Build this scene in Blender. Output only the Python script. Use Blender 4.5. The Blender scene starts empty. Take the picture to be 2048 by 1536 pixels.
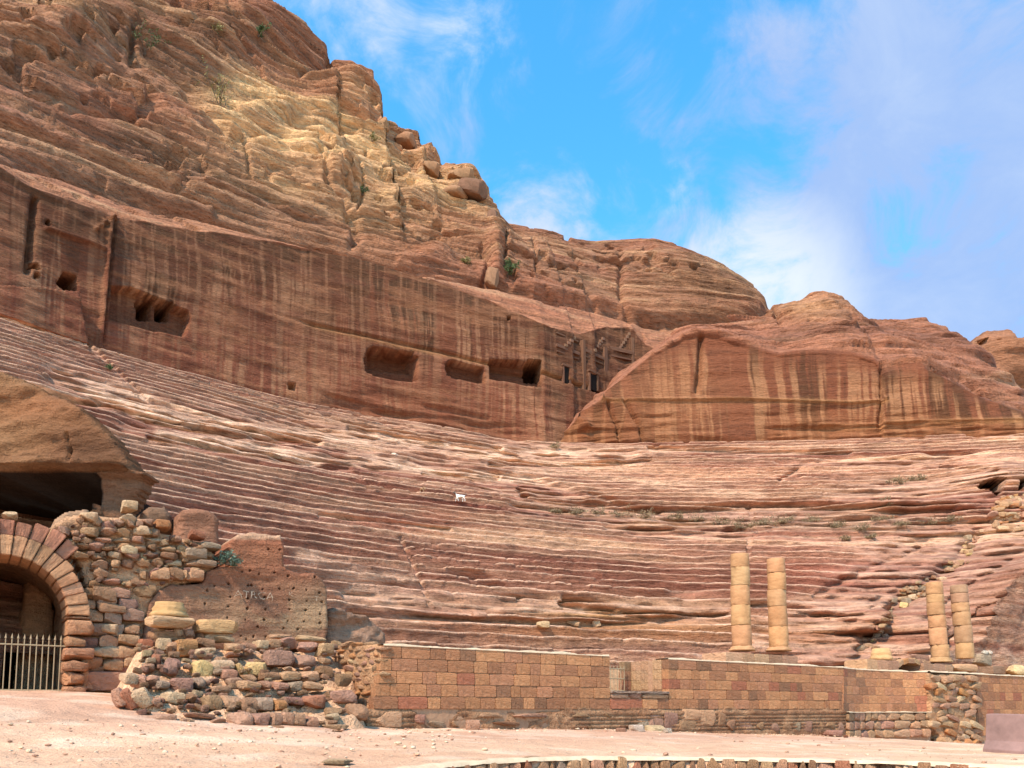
import bpy, bmesh, math, random
import numpy as np
from mathutils import Vector, Matrix

# ------------------------------------------------------------------ camera, sky, sun, exposure
S = bpy.context.scene
COL = S.collection
F, CX, CY, PITCH, EYE = 1600.0, 1024.0, 1264.0, math.radians(5.5), 1.6   # pixels of the 2048 px wide photograph
cp, sp = math.cos(PITCH), math.sin(PITCH)
cam = bpy.data.cameras.new('camera')
cam.sensor_width = 36.0
cam.lens = F / 2048 * 36.0
cam.shift_y = (CY - 768) / 2048
cam.clip_start, cam.clip_end = 0.1, 3000
camo = bpy.data.objects.new('camera', cam)
camo.location = (0, 0, EYE)
camo.rotation_euler = (math.radians(90) + PITCH, 0, 0)
COL.objects.link(camo)
S.camera = camo

SUN = Vector((-0.42, -0.62, 0.86)).normalized()
world = bpy.data.worlds.new('World')
S.world = world
world.use_nodes = True
wn, wl = world.node_tree.nodes, world.node_tree.links
wn.clear()

def wnode(t, **kw):
    n = wn.new(t)
    for k, v in kw.items():
        setattr(n, k, v)
    return n

def wmath(op, a, b=None, c=None, clamp=False):
    n = wn.new('ShaderNodeMath'); n.operation = op; n.use_clamp = clamp
    for i, v in enumerate((a, b, c)):
        if v is None: continue
        if isinstance(v, (int, float)): n.inputs[i].default_value = v
        else: wl.new(v, n.inputs[i])
    return n.outputs[0]

sky = wnode('ShaderNodeTexSky', sky_type='NISHITA', sun_disc=False)
sky.sun_elevation = math.asin(SUN.z)
sky.sun_rotation = math.atan2(SUN.x, SUN.y)
sky.altitude = 900; sky.air_density = 1.0; sky.dust_density = 0.4; sky.ozone_density = 2.2
tc = wnode('ShaderNodeTexCoord')
DIRV = tc.outputs['Generated']
def wnoise(scale, detail, rough, dist=0.0, offset=(0, 0, 0), stretch=(1, 1, 1)):
    mp = wn.new('ShaderNodeMapping')
    mp.inputs['Location'].default_value = offset; mp.inputs['Scale'].default_value = stretch
    wl.new(DIRV, mp.inputs['Vector'])
    n = wn.new('ShaderNodeTexNoise')
    n.inputs['Scale'].default_value = scale; n.inputs['Detail'].default_value = detail
    n.inputs['Roughness'].default_value = rough; n.inputs['Distortion'].default_value = dist
    wl.new(mp.outputs[0], n.inputs['Vector'])
    return n.outputs['Fac']

def pix_dir(x, y):
    u, v = (x - CX) / F, (CY - y) / F
    return Vector((u, cp - v * sp, sp + v * cp)).normalized()

def cloud_at(x, y, rad, soft):        # closeness to one cloud's place in the sky
    d = pix_dir(x, y)
    vm = wn.new('ShaderNodeVectorMath'); vm.operation = 'DOT_PRODUCT'
    wl.new(DIRV, vm.inputs[0]); vm.inputs[1].default_value = d
    mr = wn.new('ShaderNodeMapRange'); mr.interpolation_type = 'SMOOTHSTEP'
    wl.new(vm.outputs['Value'], mr.inputs['Value'])
    mr.inputs['From Min'].default_value = math.cos(rad / F * 1.0)
    mr.inputs['From Max'].default_value = math.cos(rad / F * (1 - soft))
    return mr.outputs['Result']

big = wnoise(2.6, 5, 0.5, 0.15, (0.3, 0.1, 0.7))
fine = wnoise(8.0, 9, 0.64, 0.5, (2.1, 0.4, 1.3), (1, 1, 1.3))
def wsum(lst):
    s = None
    for (x, y, rad, soft, w) in lst:
        t = wmath('MULTIPLY', cloud_at(x, y, rad, soft), w)
        s = t if s is None else wmath('MAXIMUM', s, t)
    return s
dens = wsum([(1950, 520, 430, .75, .95), (1660, 500, 330, .85, .85), (1470, 590, 260, .95, .85), (1530, 180, 150, .95, .72), (1470, 320, 180, .95, .62),
             (1870, 350, 380, .8, 1.05), (2060, 60, 380, .95, .62), (1330, 430, 190, .95, .34), (1130, 470, 230, 1.0, .52), (1010, 440, 140, 1.0, .30),
             (620, 60, 200, 1.0, .55), (930, 75, 110, 1.0, .16), (860, 160, 90, .95, .26), (990, 290, 150, .95, .34), (1290, 200, 95, .95, .42), (1560, 10, 130, .95, .25)])
white = wsum([(1490, 620, 230, 1.0, .85), (1120, 500, 240, 1.0, .45), (630, 60, 300, 1.0, .5), (930, 75, 120, .9, .6), (1340, 380, 60, .9, .5)])
nz = wmath('ADD', wmath('MULTIPLY', wmath('SUBTRACT', big, .5), 1.0), wmath('MULTIPLY', wmath('SUBTRACT', fine, .5), 2.1))
dens = wmath('MULTIPLY', dens, wmath('ADD', .30, wmath('MULTIPLY', fine, 1.25)))
tot = wmath('ADD', dens, nz)
mr = wn.new('ShaderNodeMapRange'); mr.interpolation_type = 'SMOOTHSTEP'
wl.new(tot, mr.inputs['Value'])
mr.inputs['From Min'].default_value = 0.10; mr.inputs['From Max'].default_value = 1.0
mask = wmath('MULTIPLY', mr.outputs['Result'], 0.96)
hs = wn.new('ShaderNodeHueSaturation')
hs.inputs['Saturation'].default_value = 1.30; hs.inputs['Value'].default_value = 2.05; hs.inputs['Hue'].default_value = 0.482
wl.new(sky.outputs[0], hs.inputs['Color'])
cr = wn.new('ShaderNodeValToRGB')
cr.color_ramp.elements[0].position = 0.0; cr.color_ramp.elements[0].color = (1.9, 2.72, 4.5, 1)
cr.color_ramp.elements[1].position = 1.0; cr.color_ramp.elements[1].color = (4.5, 4.8, 5.0, 1)
wl.new(wmath('ADD', white, wmath('MULTIPLY', wmath('SUBTRACT', fine, .5), .7)), cr.inputs['Fac'])
mix = wn.new('ShaderNodeMix'); mix.data_type = 'RGBA'
wl.new(mask, mix.inputs[0]); wl.new(hs.outputs[0], mix.inputs[6]); wl.new(cr.outputs[0], mix.inputs[7])
bg = wnode('ShaderNodeBackground'); bg.inputs['Strength'].default_value = 0.15
wl.new(mix.outputs[2], bg.inputs['Color'])
wo = wnode('ShaderNodeOutputWorld'); wl.new(bg.outputs[0], wo.inputs['Surface'])

sl = bpy.data.lights.new('sun', 'SUN')
sl.energy = 4.9; sl.angle = math.radians(4.0); sl.color = (1.0, 0.86, 0.69)
so = bpy.data.objects.new('sun', sl); COL.objects.link(so)
so.rotation_euler = (-SUN).to_track_quat('-Z', 'Y').to_euler()

S.view_settings.view_transform = 'Standard'
S.view_settings.look = 'None'
S.view_settings.exposure = 0.5
S.view_settings.gamma = 1.0
S.cycles.max_bounces = 4
S.view_settings.use_curve_mapping = False

# ------------------------------------------------------------------ helpers
rng = np.random.default_rng(7)
random.seed(11)
TAB = rng.random((64, 64, 64)).astype(np.float32)

def vn(x, y, z):                      # value noise 0..1
    x, y, z = np.broadcast_arrays(np.asarray(x, np.float32), np.asarray(y, np.float32), np.asarray(z, np.float32))
    x0, y0, z0 = np.floor(x), np.floor(y), np.floor(z)
    fx, fy, fz = x - x0, y - y0, z - z0
    ix, iy, iz = x0.astype(np.int32) & 63, y0.astype(np.int32) & 63, z0.astype(np.int32) & 63
    jx, jy, jz = (ix + 1) & 63, (iy + 1) & 63, (iz + 1) & 63
    fx = fx * fx * (3 - 2 * fx); fy = fy * fy * (3 - 2 * fy); fz = fz * fz * (3 - 2 * fz)
    a = TAB[ix, iy, iz] * (1 - fx) + TAB[jx, iy, iz] * fx
    b = TAB[ix, jy, iz] * (1 - fx) + TAB[jx, jy, iz] * fx
    c = TAB[ix, iy, jz] * (1 - fx) + TAB[jx, iy, jz] * fx
    d = TAB[ix, jy, jz] * (1 - fx) + TAB[jx, jy, jz] * fx
    a = a * (1 - fy) + b * fy
    c = c * (1 - fy) + d * fy
    return a * (1 - fz) + c * fz

def fbm(x, y, z, o=4, g=0.5):
    s, a, t, k = 0.0, 1.0, 0.0, 1.0
    for i in range(o):
        s = s + a * vn(x * k + 17.3 * i, y * k + 5.1 * i, z * k + 9.7 * i)
        t += a; a *= g; k *= 2.03
    return s / t

def billow(x, y, z, o=3):
    s, a, t, k = 0.0, 1.0, 0.0, 1.0
    for i in range(o):
        s = s + a * np.abs(2 * vn(x * k + 7.3 * i, y * k + 3.1 * i, z * k + 1.7 * i) - 1)
        t += a; a *= 0.5; k *= 2.05
    return s / t

def sst(a, b, x):
    t = np.clip((x - a) / (b - a), 0, 1)
    return t * t * (3 - 2 * t)

def curve(pts):
    a = np.array(pts, float)
    return lambda x: np.interp(x, a[:, 0], a[:, 1])

def proj(X, Y, h):                    # h is the height above the eye
    d = Y * cp + h * sp
    return CX + F * X / d, CY - F * (h * cp - Y * sp) / d

def h_on_line(X, Y, yfun, n=5):       # height at which (X, Y) meets a line drawn in the photograph
    h = np.full(np.shape(X), 20.0)
    for _ in range(n):
        x, _y = proj(X, Y, h)
        v = (CY - yfun(x)) / F
        h = Y * (v * cp + sp) / (cp - v * sp)
    return h

def in_poly(x, y, poly):
    r = np.zeros(np.shape(x), bool)
    n = len(poly)
    for i in range(n):
        x1, y1 = poly[i]; x2, y2 = poly[(i + 1) % n]
        if y1 == y2: continue
        c = ((y1 > y) != (y2 > y)) & (x < (x2 - x1) * (y - y1) / (y2 - y1) + x1)
        r ^= c
    return r

def line_dist(x, y, pts, closed=False):
    best = np.full(np.shape(x), 1e9)
    P = list(pts) + ([pts[0]] if closed else [])
    for (x1, y1), (x2, y2) in zip(P[:-1], P[1:]):
        dx, dy = x2 - x1, y2 - y1
        t = np.clip(((x - x1) * dx + (y - y1) * dy) / (dx * dx + dy * dy + 1e-9), 0, 1)
        best = np.minimum(best, np.hypot(x - x1 - t * dx, y - y1 - t * dy))
    return best

def blob(x, y, bx, by, rx, ry):
    return np.exp(-(((x - bx) / rx) ** 2 + ((y - by) / ry) ** 2))

def mixc(C, col, w):
    C += (np.array(col, np.float32) - C) * np.asarray(w, np.float32)[..., None]

# ---- materials
def new_mat(name):
    m = bpy.data.materials.new(name); m.use_nodes = True
    nt = m.node_tree; b = nt.nodes['Principled BSDF']
    b.inputs['Specular IOR Level'].default_value = 0.15
    return m, nt, b

def mnoise(nt, scale, detail=6, rough=0.6, stretch=None, coord='Object'):
    t = nt.nodes.new('ShaderNodeTexCoord'); n = nt.nodes.new('ShaderNodeTexNoise')
    n.inputs['Scale'].default_value = scale; n.inputs['Detail'].default_value = detail; n.inputs['Roughness'].default_value = rough
    if stretch:
        mp = nt.nodes.new('ShaderNodeMapping'); mp.inputs['Scale'].default_value = stretch
        nt.links.new(t.outputs[coord], mp.inputs['Vector']); nt.links.new(mp.outputs[0], n.inputs['Vector'])
    else:
        nt.links.new(t.outputs[coord], n.inputs['Vector'])
    return n.outputs['Fac']

def ramp(nt, fac, stops, interp='LINEAR'):
    r = nt.nodes.new('ShaderNodeValToRGB'); e = r.color_ramp.elements
    r.color_ramp.interpolation = interp
    while len(e) < len(stops): e.new(0.5)
    for el, (p, c) in zip(e, stops):
        el.position = p; el.color = (*c, 1) if len(c) == 3 else c
    nt.links.new(fac, r.inputs['Fac'])
    return r.outputs['Color']

def mulc(nt, a, b, fac=1.0):
    m = nt.nodes.new('ShaderNodeMix'); m.data_type = 'RGBA'; m.blend_type = 'MULTIPLY'
    m.inputs[0].default_value = fac
    nt.links.new(a, m.inputs[6]); nt.links.new(b, m.inputs[7])
    return m.outputs[2]

def bump(nt, b, fac, dist, strength=1.0, prev=None):
    n = nt.nodes.new('ShaderNodeBump'); n.inputs['Distance'].default_value = dist; n.inputs['Strength'].default_value = strength
    nt.links.new(fac, n.inputs['Height'])
    if prev: nt.links.new(prev, n.inputs['Normal'])
    nt.links.new(n.outputs[0], b.inputs['Normal'])
    return n.outputs[0]

G = lambda v: (v, v, v)
def rock_mat(name, s1=1.3, s2=6.0, strata=(1, 1, 7), b1=0.25, b2=0.05, lo=0.72, hi=1.22, tint=(1, 1, 1)):
    m, nt, b = new_mat(name)
    a = nt.nodes.new('ShaderNodeAttribute'); a.attribute_name = 'Col'
    n1 = mnoise(nt, s1, 4, 0.65, strata); n2 = mnoise(nt, s2, 3, 0.7)
    c = mulc(nt, a.outputs['Color'], ramp(nt, n1, [(0.28, tuple(lo * t for t in tint)), (0.72, tuple(hi * t for t in tint))]))
    c = mulc(nt, c, ramp(nt, n2, [(0.3, G(0.85)), (0.7, G(1.12))]))
    nt.links.new(c, b.inputs['Base Color']); b.inputs['Roughness'].default_value = 0.93
    p = bump(nt, b, n1, b1); bump(nt, b, n2, b2, 1.0, p)
    return m

M_SEAT = rock_mat('seat_rock', 1.3, 6.0, (1, 1, 6), 0.26, 0.08, .54, 1.34, (.88, .61, .485))
M_WALL = rock_mat('cut_rock_wall', 1.6, 6.0, (1, 1, 5), 0.16, 0.06, 0.70, 1.26, (.61, .405, .295))
M_CLIFF = rock_mat('cliff_rock', 0.8, 3.5, (1, 1, 4.5), 0.45, 0.16, .58, 1.30, (.86, .62, .455))
M_NEAR = rock_mat('tooled_rock', 3.0, 14.0, (1, 1, 3), 0.09, 0.05, 0.75, 1.2, (.88, .73, .61))

def stone_mat():
    m, nt, b = new_mat('stone')
    o = nt.nodes.new('ShaderNodeObjectInfo')
    n1 = mnoise(nt, 2.2, 5, 0.65, None, 'Object'); n2 = mnoise(nt, 9.0, 3, 0.7)
    c = mulc(nt, o.outputs['Color'], ramp(nt, n1, [(0.25, (.66, .575, .48)), (0.75, (1.08, .90, .76))]))
    c = mulc(nt, c, ramp(nt, n2, [(0.3, G(0.88)), (0.7, G(1.1))]))
    nt.links.new(c, b.inputs['Base Color']); b.inputs['Roughness'].default_value = 0.92
    p = bump(nt, b, n1, 0.07); bump(nt, b, n2, 0.03, 1.0, p)
    return m
M_STONE = stone_mat()

def column_mat():
    m, nt, b = new_mat('column_stone')
    o = nt.nodes.new('ShaderNodeObjectInfo')
    n1 = mnoise(nt, 2.4, 6, 0.68, (1, 1, 2.2)); n2 = mnoise(nt, 16.0, 3, 0.7)
    c = mulc(nt, o.outputs['Color'], ramp(nt, n1, [(0.25, (.53, .40, .30)), (0.5, (.78, .62, .49)), (0.75, (.94, .79, .65))]))
    nt.links.new(c, b.inputs['Base Color']); b.inputs['Roughness'].default_value = 0.9
    p = bump(nt, b, n1, 0.04); bump(nt, b, n2, 0.012, 1.0, p)
    return m
M_COLUMN = column_mat()

def plain_mat(name, col, rough=0.9, var=0.2, scale=6.0, bd=0.02):
    m, nt, b = new_mat(name)
    n = mnoise(nt, scale, 6, 0.65); rgb = nt.nodes.new('ShaderNodeRGB'); rgb.outputs[0].default_value = (*col, 1)
    c = mulc(nt, rgb.outputs[0], ramp(nt, n, [(0.25, G(1 - var)), (0.75, G(1 + var))]))
    nt.links.new(c, b.inputs['Base Color']); b.inputs['Roughness'].default_value = rough
    bump(nt, b, n, bd)
    return m

# ---- objects
def tag(o, label=None, cat=None, group=None, kind=None):
    for k, v in (('label', label), ('category', cat), ('group', group), ('kind', kind)):
        if v: o[k] = v
    return o

def empty(name, loc=(0, 0, 0), label=None, cat=None, group=None):
    o = bpy.data.objects.new(name, None); COL.objects.link(o); o.location = loc
    o.empty_display_size = 0.2
    return tag(o, label, cat, group)

def link(name, me, parent=None, mat=None, loc=None):
    o = bpy.data.objects.new(name, me); COL.objects.link(o)
    if mat and not me.materials: me.materials.append(mat)
    if loc is not None: o.location = loc
    if parent:
        o.parent = parent
        o.matrix_parent_inverse = Matrix.Translation(-parent.location)     # parents are unrotated
    return o

def mesh_np(name, V, Q, C=None, smooth=True):
    V = np.ascontiguousarray(V.reshape(-1, 3), np.float32)
    Q = np.ascontiguousarray(Q, np.int32)
    me = bpy.data.meshes.new(name)
    k = Q.shape[1]
    me.vertices.add(len(V)); me.vertices.foreach_set('co', V.ravel())
    me.loops.add(Q.size); me.loops.foreach_set('vertex_index', Q.ravel())
    me.polygons.add(len(Q)); me.polygons.foreach_set('loop_start', np.arange(0, Q.size, k, dtype=np.int32))
    try: me.polygons.foreach_set('loop_total', np.full(len(Q), k, np.int32))
    except Exception: pass
    me.polygons.foreach_set('use_smooth', np.full(len(Q), smooth, bool))
    if C is not None:
        a = me.color_attributes.new('Col', 'FLOAT_COLOR', 'POINT')
        c4 = np.ones((len(V), 4), np.float32); c4[:, :3] = C.reshape(-1, 3)
        a.data.foreach_set('color', c4.ravel())
    me.update(calc_edges=True)
    return me

def grid_quads(nr, nc):
    i = np.arange(nr - 1)[:, None] * nc + np.arange(nc - 1)[None, :]
    return np.stack([i, i + 1, i + nc + 1, i + nc], -1).reshape(-1, 4)

def pal(t, cols):
    t = np.clip(t, 0, 1) * (len(cols) - 1)
    a = np.array(cols, np.float32)
    return np.stack([np.interp(t, np.arange(len(cols)), a[:, k]) for k in range(3)], -1).astype(np.float32)

# ---- the frame of the ancient stage: t along it (to the right and away), b into the theatre
O2 = np.array([-2.75, 17.0]); A2 = np.array([0.8259, 0.5638]); B2 = np.array([-0.5638, 0.8259])
def tb(X, Y): return (X - O2[0]) * A2[0] + (Y - O2[1]) * A2[1], (X - O2[0]) * B2[0] + (Y - O2[1]) * B2[1]
def xy(t, b): return O2[0] + t * A2[0] + b * B2[0], O2[1] + t * A2[1] + b * B2[1]
YAW = math.atan2(A2[1], A2[0])

class Plane:                          # a vertical plane; n looks to the viewer's side
    def __init__(s, o, e):
        s.o = np.array(o, float); s.e = np.array(e, float) / np.hypot(*e); s.n = np.array([s.e[1], -s.e[0]])
        s.yaw = math.atan2(s.e[1], s.e[0])
    def at(s, x, y):                  # pixel -> (t, h)
        u, v = (x - CX) / F, (CY - y) / F
        dx, dy, dz = u, cp - v * sp, sp + v * cp
        k = (s.o @ s.n) / (dx * s.n[0] + dy * s.n[1])
        X, Y = dx * k, dy * k
        return (X - s.o[0]) * s.e[0] + (Y - s.o[1]) * s.e[1], dz * k
    def p(s, t, h, depth=0.0):        # depth goes away from the viewer
        q = s.o + s.e * t - s.n * depth
        return (q[0], q[1], h + EYE)
def stage_plane(b): return Plane(O2 + B2 * b, A2)

# ---- ground height (relative to the eye)
GP = np.array([(-14, 19, .45), (-9, 17, .33), (-6.5, 15, 0.02), (-2.75, 17, -.40), (-4.5, 13.5, -.36), (-2, 13, -.5), (2, 19, -.52), (6, 22.5, -.7),
               (10.9, 26.2, -.88), (15.5, 29, -1.28), (19, 30, -1.35), (9.5, 15, -.88), (14, 18, -1.0), (2.5, 12.6, -.70), (6.9, 10.5, -.74),
               (-2.4, 9.6, -.66), (-6, 8, -.55), (-10, 11, -.12), (-14, 13, .15), (-14, 8, -.2), (12, 6, -.85), (24, 10, -1.0), (-2.5, 3, -.7), (7.5, 3, -.75),
               (-40, 10, .4), (40, 20, -1.4), (0, 60, -.6), (-40, 60, .3), (40, 60, -1.4), (0, -40, -.8), (-40, -40, 0), (40, -40, -1)], float)
def _tps(d2): return np.where(d2 > 0, d2 * np.log(d2 + 1e-9), 0)
_n = len(GP)
_K = np.zeros((_n + 3, _n + 3)); _d = ((GP[:, None, :2] - GP[None, :, :2]) ** 2).sum(-1)
_K[:_n, :_n] = _tps(_d) + np.eye(_n) * 0.5; _K[:_n, _n] = 1; _K[:_n, _n + 1:] = GP[:, :2]; _K[_n:, :_n] = _K[:_n, _n:].T
_W = np.linalg.solve(_K, np.concatenate([GP[:, 2], np.zeros(3)]))
def ground_h(X, Y):
    X = np.asarray(X, float); Y = np.asarray(Y, float)
    h = _W[_n] + _W[_n + 1] * X + _W[_n + 2] * Y
    for i in range(_n):
        h = h + _W[i] * _tps((X - GP[i, 0]) ** 2 + (Y - GP[i, 1]) ** 2)
    return np.clip(h, -1.45, 0.55)
BAYC, BAYR = (3.0, 6.85), 5.0
def in_bay(X, Y, m=0.0):
    return np.where(Y > BAYC[1], np.hypot(X - BAYC[0], Y - BAYC[1]) < BAYR - m, np.abs(X - BAYC[0]) < BAYR - m)

# ------------------------------------------------------------------ ground
def build_ground():
    ex = lambda a, b, n: np.linspace(a, b, n, endpoint=False)
    xs = np.concatenate([ex(-400, -40, 12), ex(-40, -20, 12), ex(-20, 20, 230), ex(20, 40, 12), np.linspace(40, 400, 12)])
    ys = np.concatenate([ex(-300, -10, 12), ex(-10, 4, 18), ex(4, 34, 190), ex(34, 60, 10), np.linspace(60, 600, 10)])
    X, Y = np.meshgrid(xs, ys)
    h = ground_h(X, Y) + 0.05 * (fbm(X * .5, Y * .5, 0 * X, 3) - .5) + 0.07 * (fbm(X * 2.2, Y * 2.2, 3 + 0 * X, 3) - .5)
    h = np.where(in_bay(X, Y, 0.12), -1.6 + 0.03 * fbm(X, Y, 0 * X, 2), h)
    C = np.empty(X.shape + (3,), np.float32); C[:] = (.68, .395, .24)
    xp, yp = proj(X, np.maximum(Y, 1), h)
    mixc(C, (.74, .54, .325), .85 * sst(5, 9, X) * sst(20, 15.5, Y - .25 * X) * (Y > 3))
    mixc(C, (.58, .31, .18), .6 * sst(.45, .65, fbm(X * .35, Y * .35, 5 + 0 * X, 4)))
    mixc(C, (.74, .475, .30), .5 * sst(.5, .7, fbm(X * .6, Y * 1.2, 9 + 0 * X, 4)))
    mixc(C, (.56, .295, .185), .65 * sst(12.5, 17, Y - .45 * X) * sst(.25, .6, fbm(X * .5, Y * .5, 2 + 0 * X, 3)))
    mixc(C, (.78, .55, .38), .5 * sst(.56, .66, fbm(X * .9 + 3, Y * 1.6, 7 + 0 * X, 3)))
    V = np.stack([X, Y, h + EYE], -1)
    me = mesh_np('ground', V, grid_quads(*X.shape), C)
    m, nt, b = new_mat('sand')
    a = nt.nodes.new('ShaderNodeAttribute'); a.attribute_name = 'Col'
    n1 = mnoise(nt, 2.0, 5, 0.7); n2 = mnoise(nt, 28.0, 3, 0.75)
    v = nt.nodes.new('ShaderNodeTexVoronoi'); v.inputs['Scale'].default_value = 9.0
    c = mulc(nt, a.outputs['Color'], ramp(nt, n1, [(0.3, G(0.84)), (0.7, G(1.12))]))
    c = mulc(nt, c, ramp(nt, n2, [(0.3, G(0.8)), (0.7, G(1.14))]))
    c = mulc(nt, c, ramp(nt, v.outputs['Color'], [(0.0, G(0.9)), (1.0, G(1.08))]))
    nt.links.new(c, b.inputs['Base Color']); b.inputs['Roughness'].default_value = 0.95
    p = bump(nt, b, n1, 0.12); p = bump(nt, b, v.outputs['Distance'], 0.05, .6, p); bump(nt, b, n2, 0.03, 1.0, p)
    tag(link('ground', me, mat=m), kind='structure')
build_ground()

# ------------------------------------------------------------------ the rock: seats, cut wall, cliff (swept round the theatre's centre)
C0 = (18.7, -4.4)
NTH = 1200
TH = np.radians(np.linspace(-66, 32, NTH))
SN, CS = np.sin(TH), np.cos(TH)
H0, HB, R0, NROW = 1.4, 24.2, 39.2, 43
yb = curve([(-600, 470), (0, 640), (120, 680), (240, 716), (420, 765), (600, 811), (750, 838), (900, 862), (1010, 880), (1100, 888), (1300, 890), (1500, 888), (1750, 882), (2048, 868), (2400, 850)])
rr = np.linspace(58, 98, 81)
hh = np.stack([h_on_line(C0[0] + r * SN, C0[1] + r * CS, yb) for r in rr])          # rises with r
RB = np.array([np.interp(HB, hh[:, j], rr) for j in range(NTH)])
k = np.ones(41) / 41
RB = np.convolve(np.pad(RB, 20, 'edge'), k, 'valid')
XB, _ = proj(C0[0] + RB * SN, C0[1] + RB * CS, np.full(NTH, HB))
RW = RB + 0.3 + np.interp(XB, [1092, 1110, 1160, 1164, 1214, 1218, 1290, 1600], [0, .5, 1.7, 2.3, 3.6, 4.2, 6.5, 9])
yt = curve([(-700, 150), (0, 335), (60, 372), (230, 432), (330, 452), (470, 470), (600, 497), (700, 510), (820, 545), (950, 592), (1040, 628), (1100, 657), (1160, 668), (1210, 655), (1265, 658), (1290, 690), (1340, 712), (1500, 725), (1600, 785), (2400, 880)])
yg = curve([(-700, 110), (0, 308), (120, 340), (250, 392), (450, 446), (640, 498), (800, 536), (1000, 572), (1150, 603), (1300, 640), (1345, 652), (1500, 642), (1530, 655), (1600, 750), (2400, 860)])
ys = curve([(-700, -700), (0, -350), (400, -110), (540, 0), (600, 45), (650, 90), (660, 128), (700, 138), (745, 153), (752, 175), (757, 240), (780, 250), (800, 265), (832, 275), (842, 305), (880, 330), (915, 338), (945, 350), (972, 385), (980, 412), (1000, 440), (1015, 456), (1080, 463), (1130, 478), (1190, 490), (1240, 487), (1300, 485), (1350, 497), (1400, 520), (1450, 548), (1500, 572), (1522, 606), (1540, 650), (1600, 742), (2400, 840)])
RT = RW + 0.7
HT = h_on_line(C0[0] + RT * SN, C0[1] + RT * CS, yt)
RG = RT + 3.6
HG = np.maximum(h_on_line(C0[0] + RG * SN, C0[1] + RG * CS, yg), HT + 0.8)
RS = RT + np.interp(XB, [0, 700, 1000, 1300, 1500], [27, 25, 23, 19, 17])
HS = h_on_line(C0[0] + RS * SN, C0[1] + RS * CS, ys, 9)
HS = np.maximum(HS, HG + 0.5)

prof = [(0, 0), (.01, .42), (-.02, .72), (-.05, .83), (-.06, .93), (.02, 1.0), (.5, 1.0)]
NP_ = len(prof)
NS, NW, NBN, NC_, NK = NROW * NP_, 112, 26, 300, 12
NR = NS + 2 + NW + NBN + NC_ + NK
R = np.zeros((NR, NTH)); H = np.zeros((NR, NTH))
for i in range(NROW):
    for kx, (a, b) in enumerate(prof):
        R[i * NP_ + kx] = R0 + (RB - R0) * (i + a) / NROW
        H[i * NP_ + kx] = H0 + (HB - H0) * (i + b) / NROW
LIN_R = np.stack([R0 + (RB - R0) * (i / NS) for i in range(NS)])
LIN_H = np.stack([np.full(NTH, H0 + (HB - H0) * (i / NS)) for i in range(NS)])
iW = NS
R[iW] = RB; H[iW] = HB; R[iW + 1] = RW; H[iW + 1] = HB + 0.05
iW0 = iW + 1
for kx in range(NW):
    t = (kx + 1) / NW
    R[iW0 + 1 + kx] = RW + (RT - RW) * t ** 2; H[iW0 + 1 + kx] = HB + 0.05 + (HT - HB - 0.05) * t
iT = iW0 + NW
for kx in range(NBN):
    t = (kx + 1) / NBN
    R[iT + 1 + kx] = RT + (RG - RT) * t; H[iT + 1 + kx] = HT + (HG - HT) * t ** 0.9
iG = iT + NBN
q = np.interp(XB, [0, 900, 1150, 1500], [1.0, 1.0, .72, .62])
for kx in range(NC_):
    t = (kx + 1) / NC_
    R[iG + 1 + kx] = RG + (RS - RG) * t; H[iG + 1 + kx] = HG + (HS - HG) * t ** q
iS = iG + NC_
for kx in range(NK):
    t = (kx + 1) / NK
    R[iS + 1 + kx] = RS + 70 * t ** 1.5; H[iS + 1 + kx] = HS - 1.2 * t - (HS - 10) * t ** 2.5
del hh

X = (C0[0] + R * SN).astype(np.float32); Y = (C0[1] + R * CS).astype(np.float32); Hf = H.astype(np.float32)
xp, yp = proj(X, np.maximum(Y, 3), Hf)
sArc = (TH * 60).astype(np.float32)[None, :]
COLR = np.zeros(X.shape + (3,), np.float32)

# ---- seats
sl_ = slice(0, NS + 1)
sx, sy = xp[sl_], yp[sl_]
xs_, ys_, hs_ = X[sl_], Y[sl_], Hf[sl_]
big_n = fbm(xs_ * .09, ys_ * .09, hs_ * .25, 3)
def band(pts, w): return np.exp(-(line_dist(sx, sy, pts) / w) ** 2)
ero = .8 * sst(.57, .66, big_n)
ero = np.maximum(ero, .95 * band([(120, 745), (330, 822), (600, 850), (800, 872), (1000, 900), (1250, 905)], 24))
ero = np.maximum(ero, .8 * band([(250, 850), (500, 885), (800, 925), (1000, 945)], 26))
ero = np.maximum(ero, .85 * band([(1040, 1010), (1300, 1035), (1600, 1038), (1900, 1045)], 20))
ero = np.maximum(ero, .9 * band([(700, 1190), (1000, 1208), (1450, 1215)], 17))
ero = np.maximum(ero, sst(-40, 60, (sx - 1650) * .75 + (sy - 1150)) * (sx > 1500) * sst(990, 1040, sy))
ero = np.maximum(ero, .9 * sst(1620, 1760, sx) * sst(935, 975, sy) * .8)
ero = np.clip(ero + .12 * (fbm(xs_ * .5, ys_ * .5, hs_, 2) - .5), 0, 1)
rowi = np.minimum(np.arange(NS + 1) // NP_, NROW - 1)
ph = np.arange(NS + 1) % NP_
wav = (vn(sArc * .55, rowi[:, None] * 3.7, 0) - .5) * .16 + (vn(sArc * 1.9, rowi[:, None] * 5.1, 7) - .5) * .07
chip = (sst(.74, .86, vn(sArc * 1.3, rowi[:, None] * 7.1, 2)) * (.4 + vn(sArc * 5, rowi[:, None] * 3.3, 5)) + .25 * sst(.70, .82, vn(sArc * 4.5, rowi[:, None] * 9.1, 8))) * sst(.42, .6, fbm(xs_ * .08, ys_ * .08, hs_ * .3 + 6, 2)) + .12 * (vn(sArc * 7, rowi[:, None] * 5.3, 4) - .5)
wav = wav * .7 + .16 * chip * ((ph >= 3) & (ph <= 5))[:, None]
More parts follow.
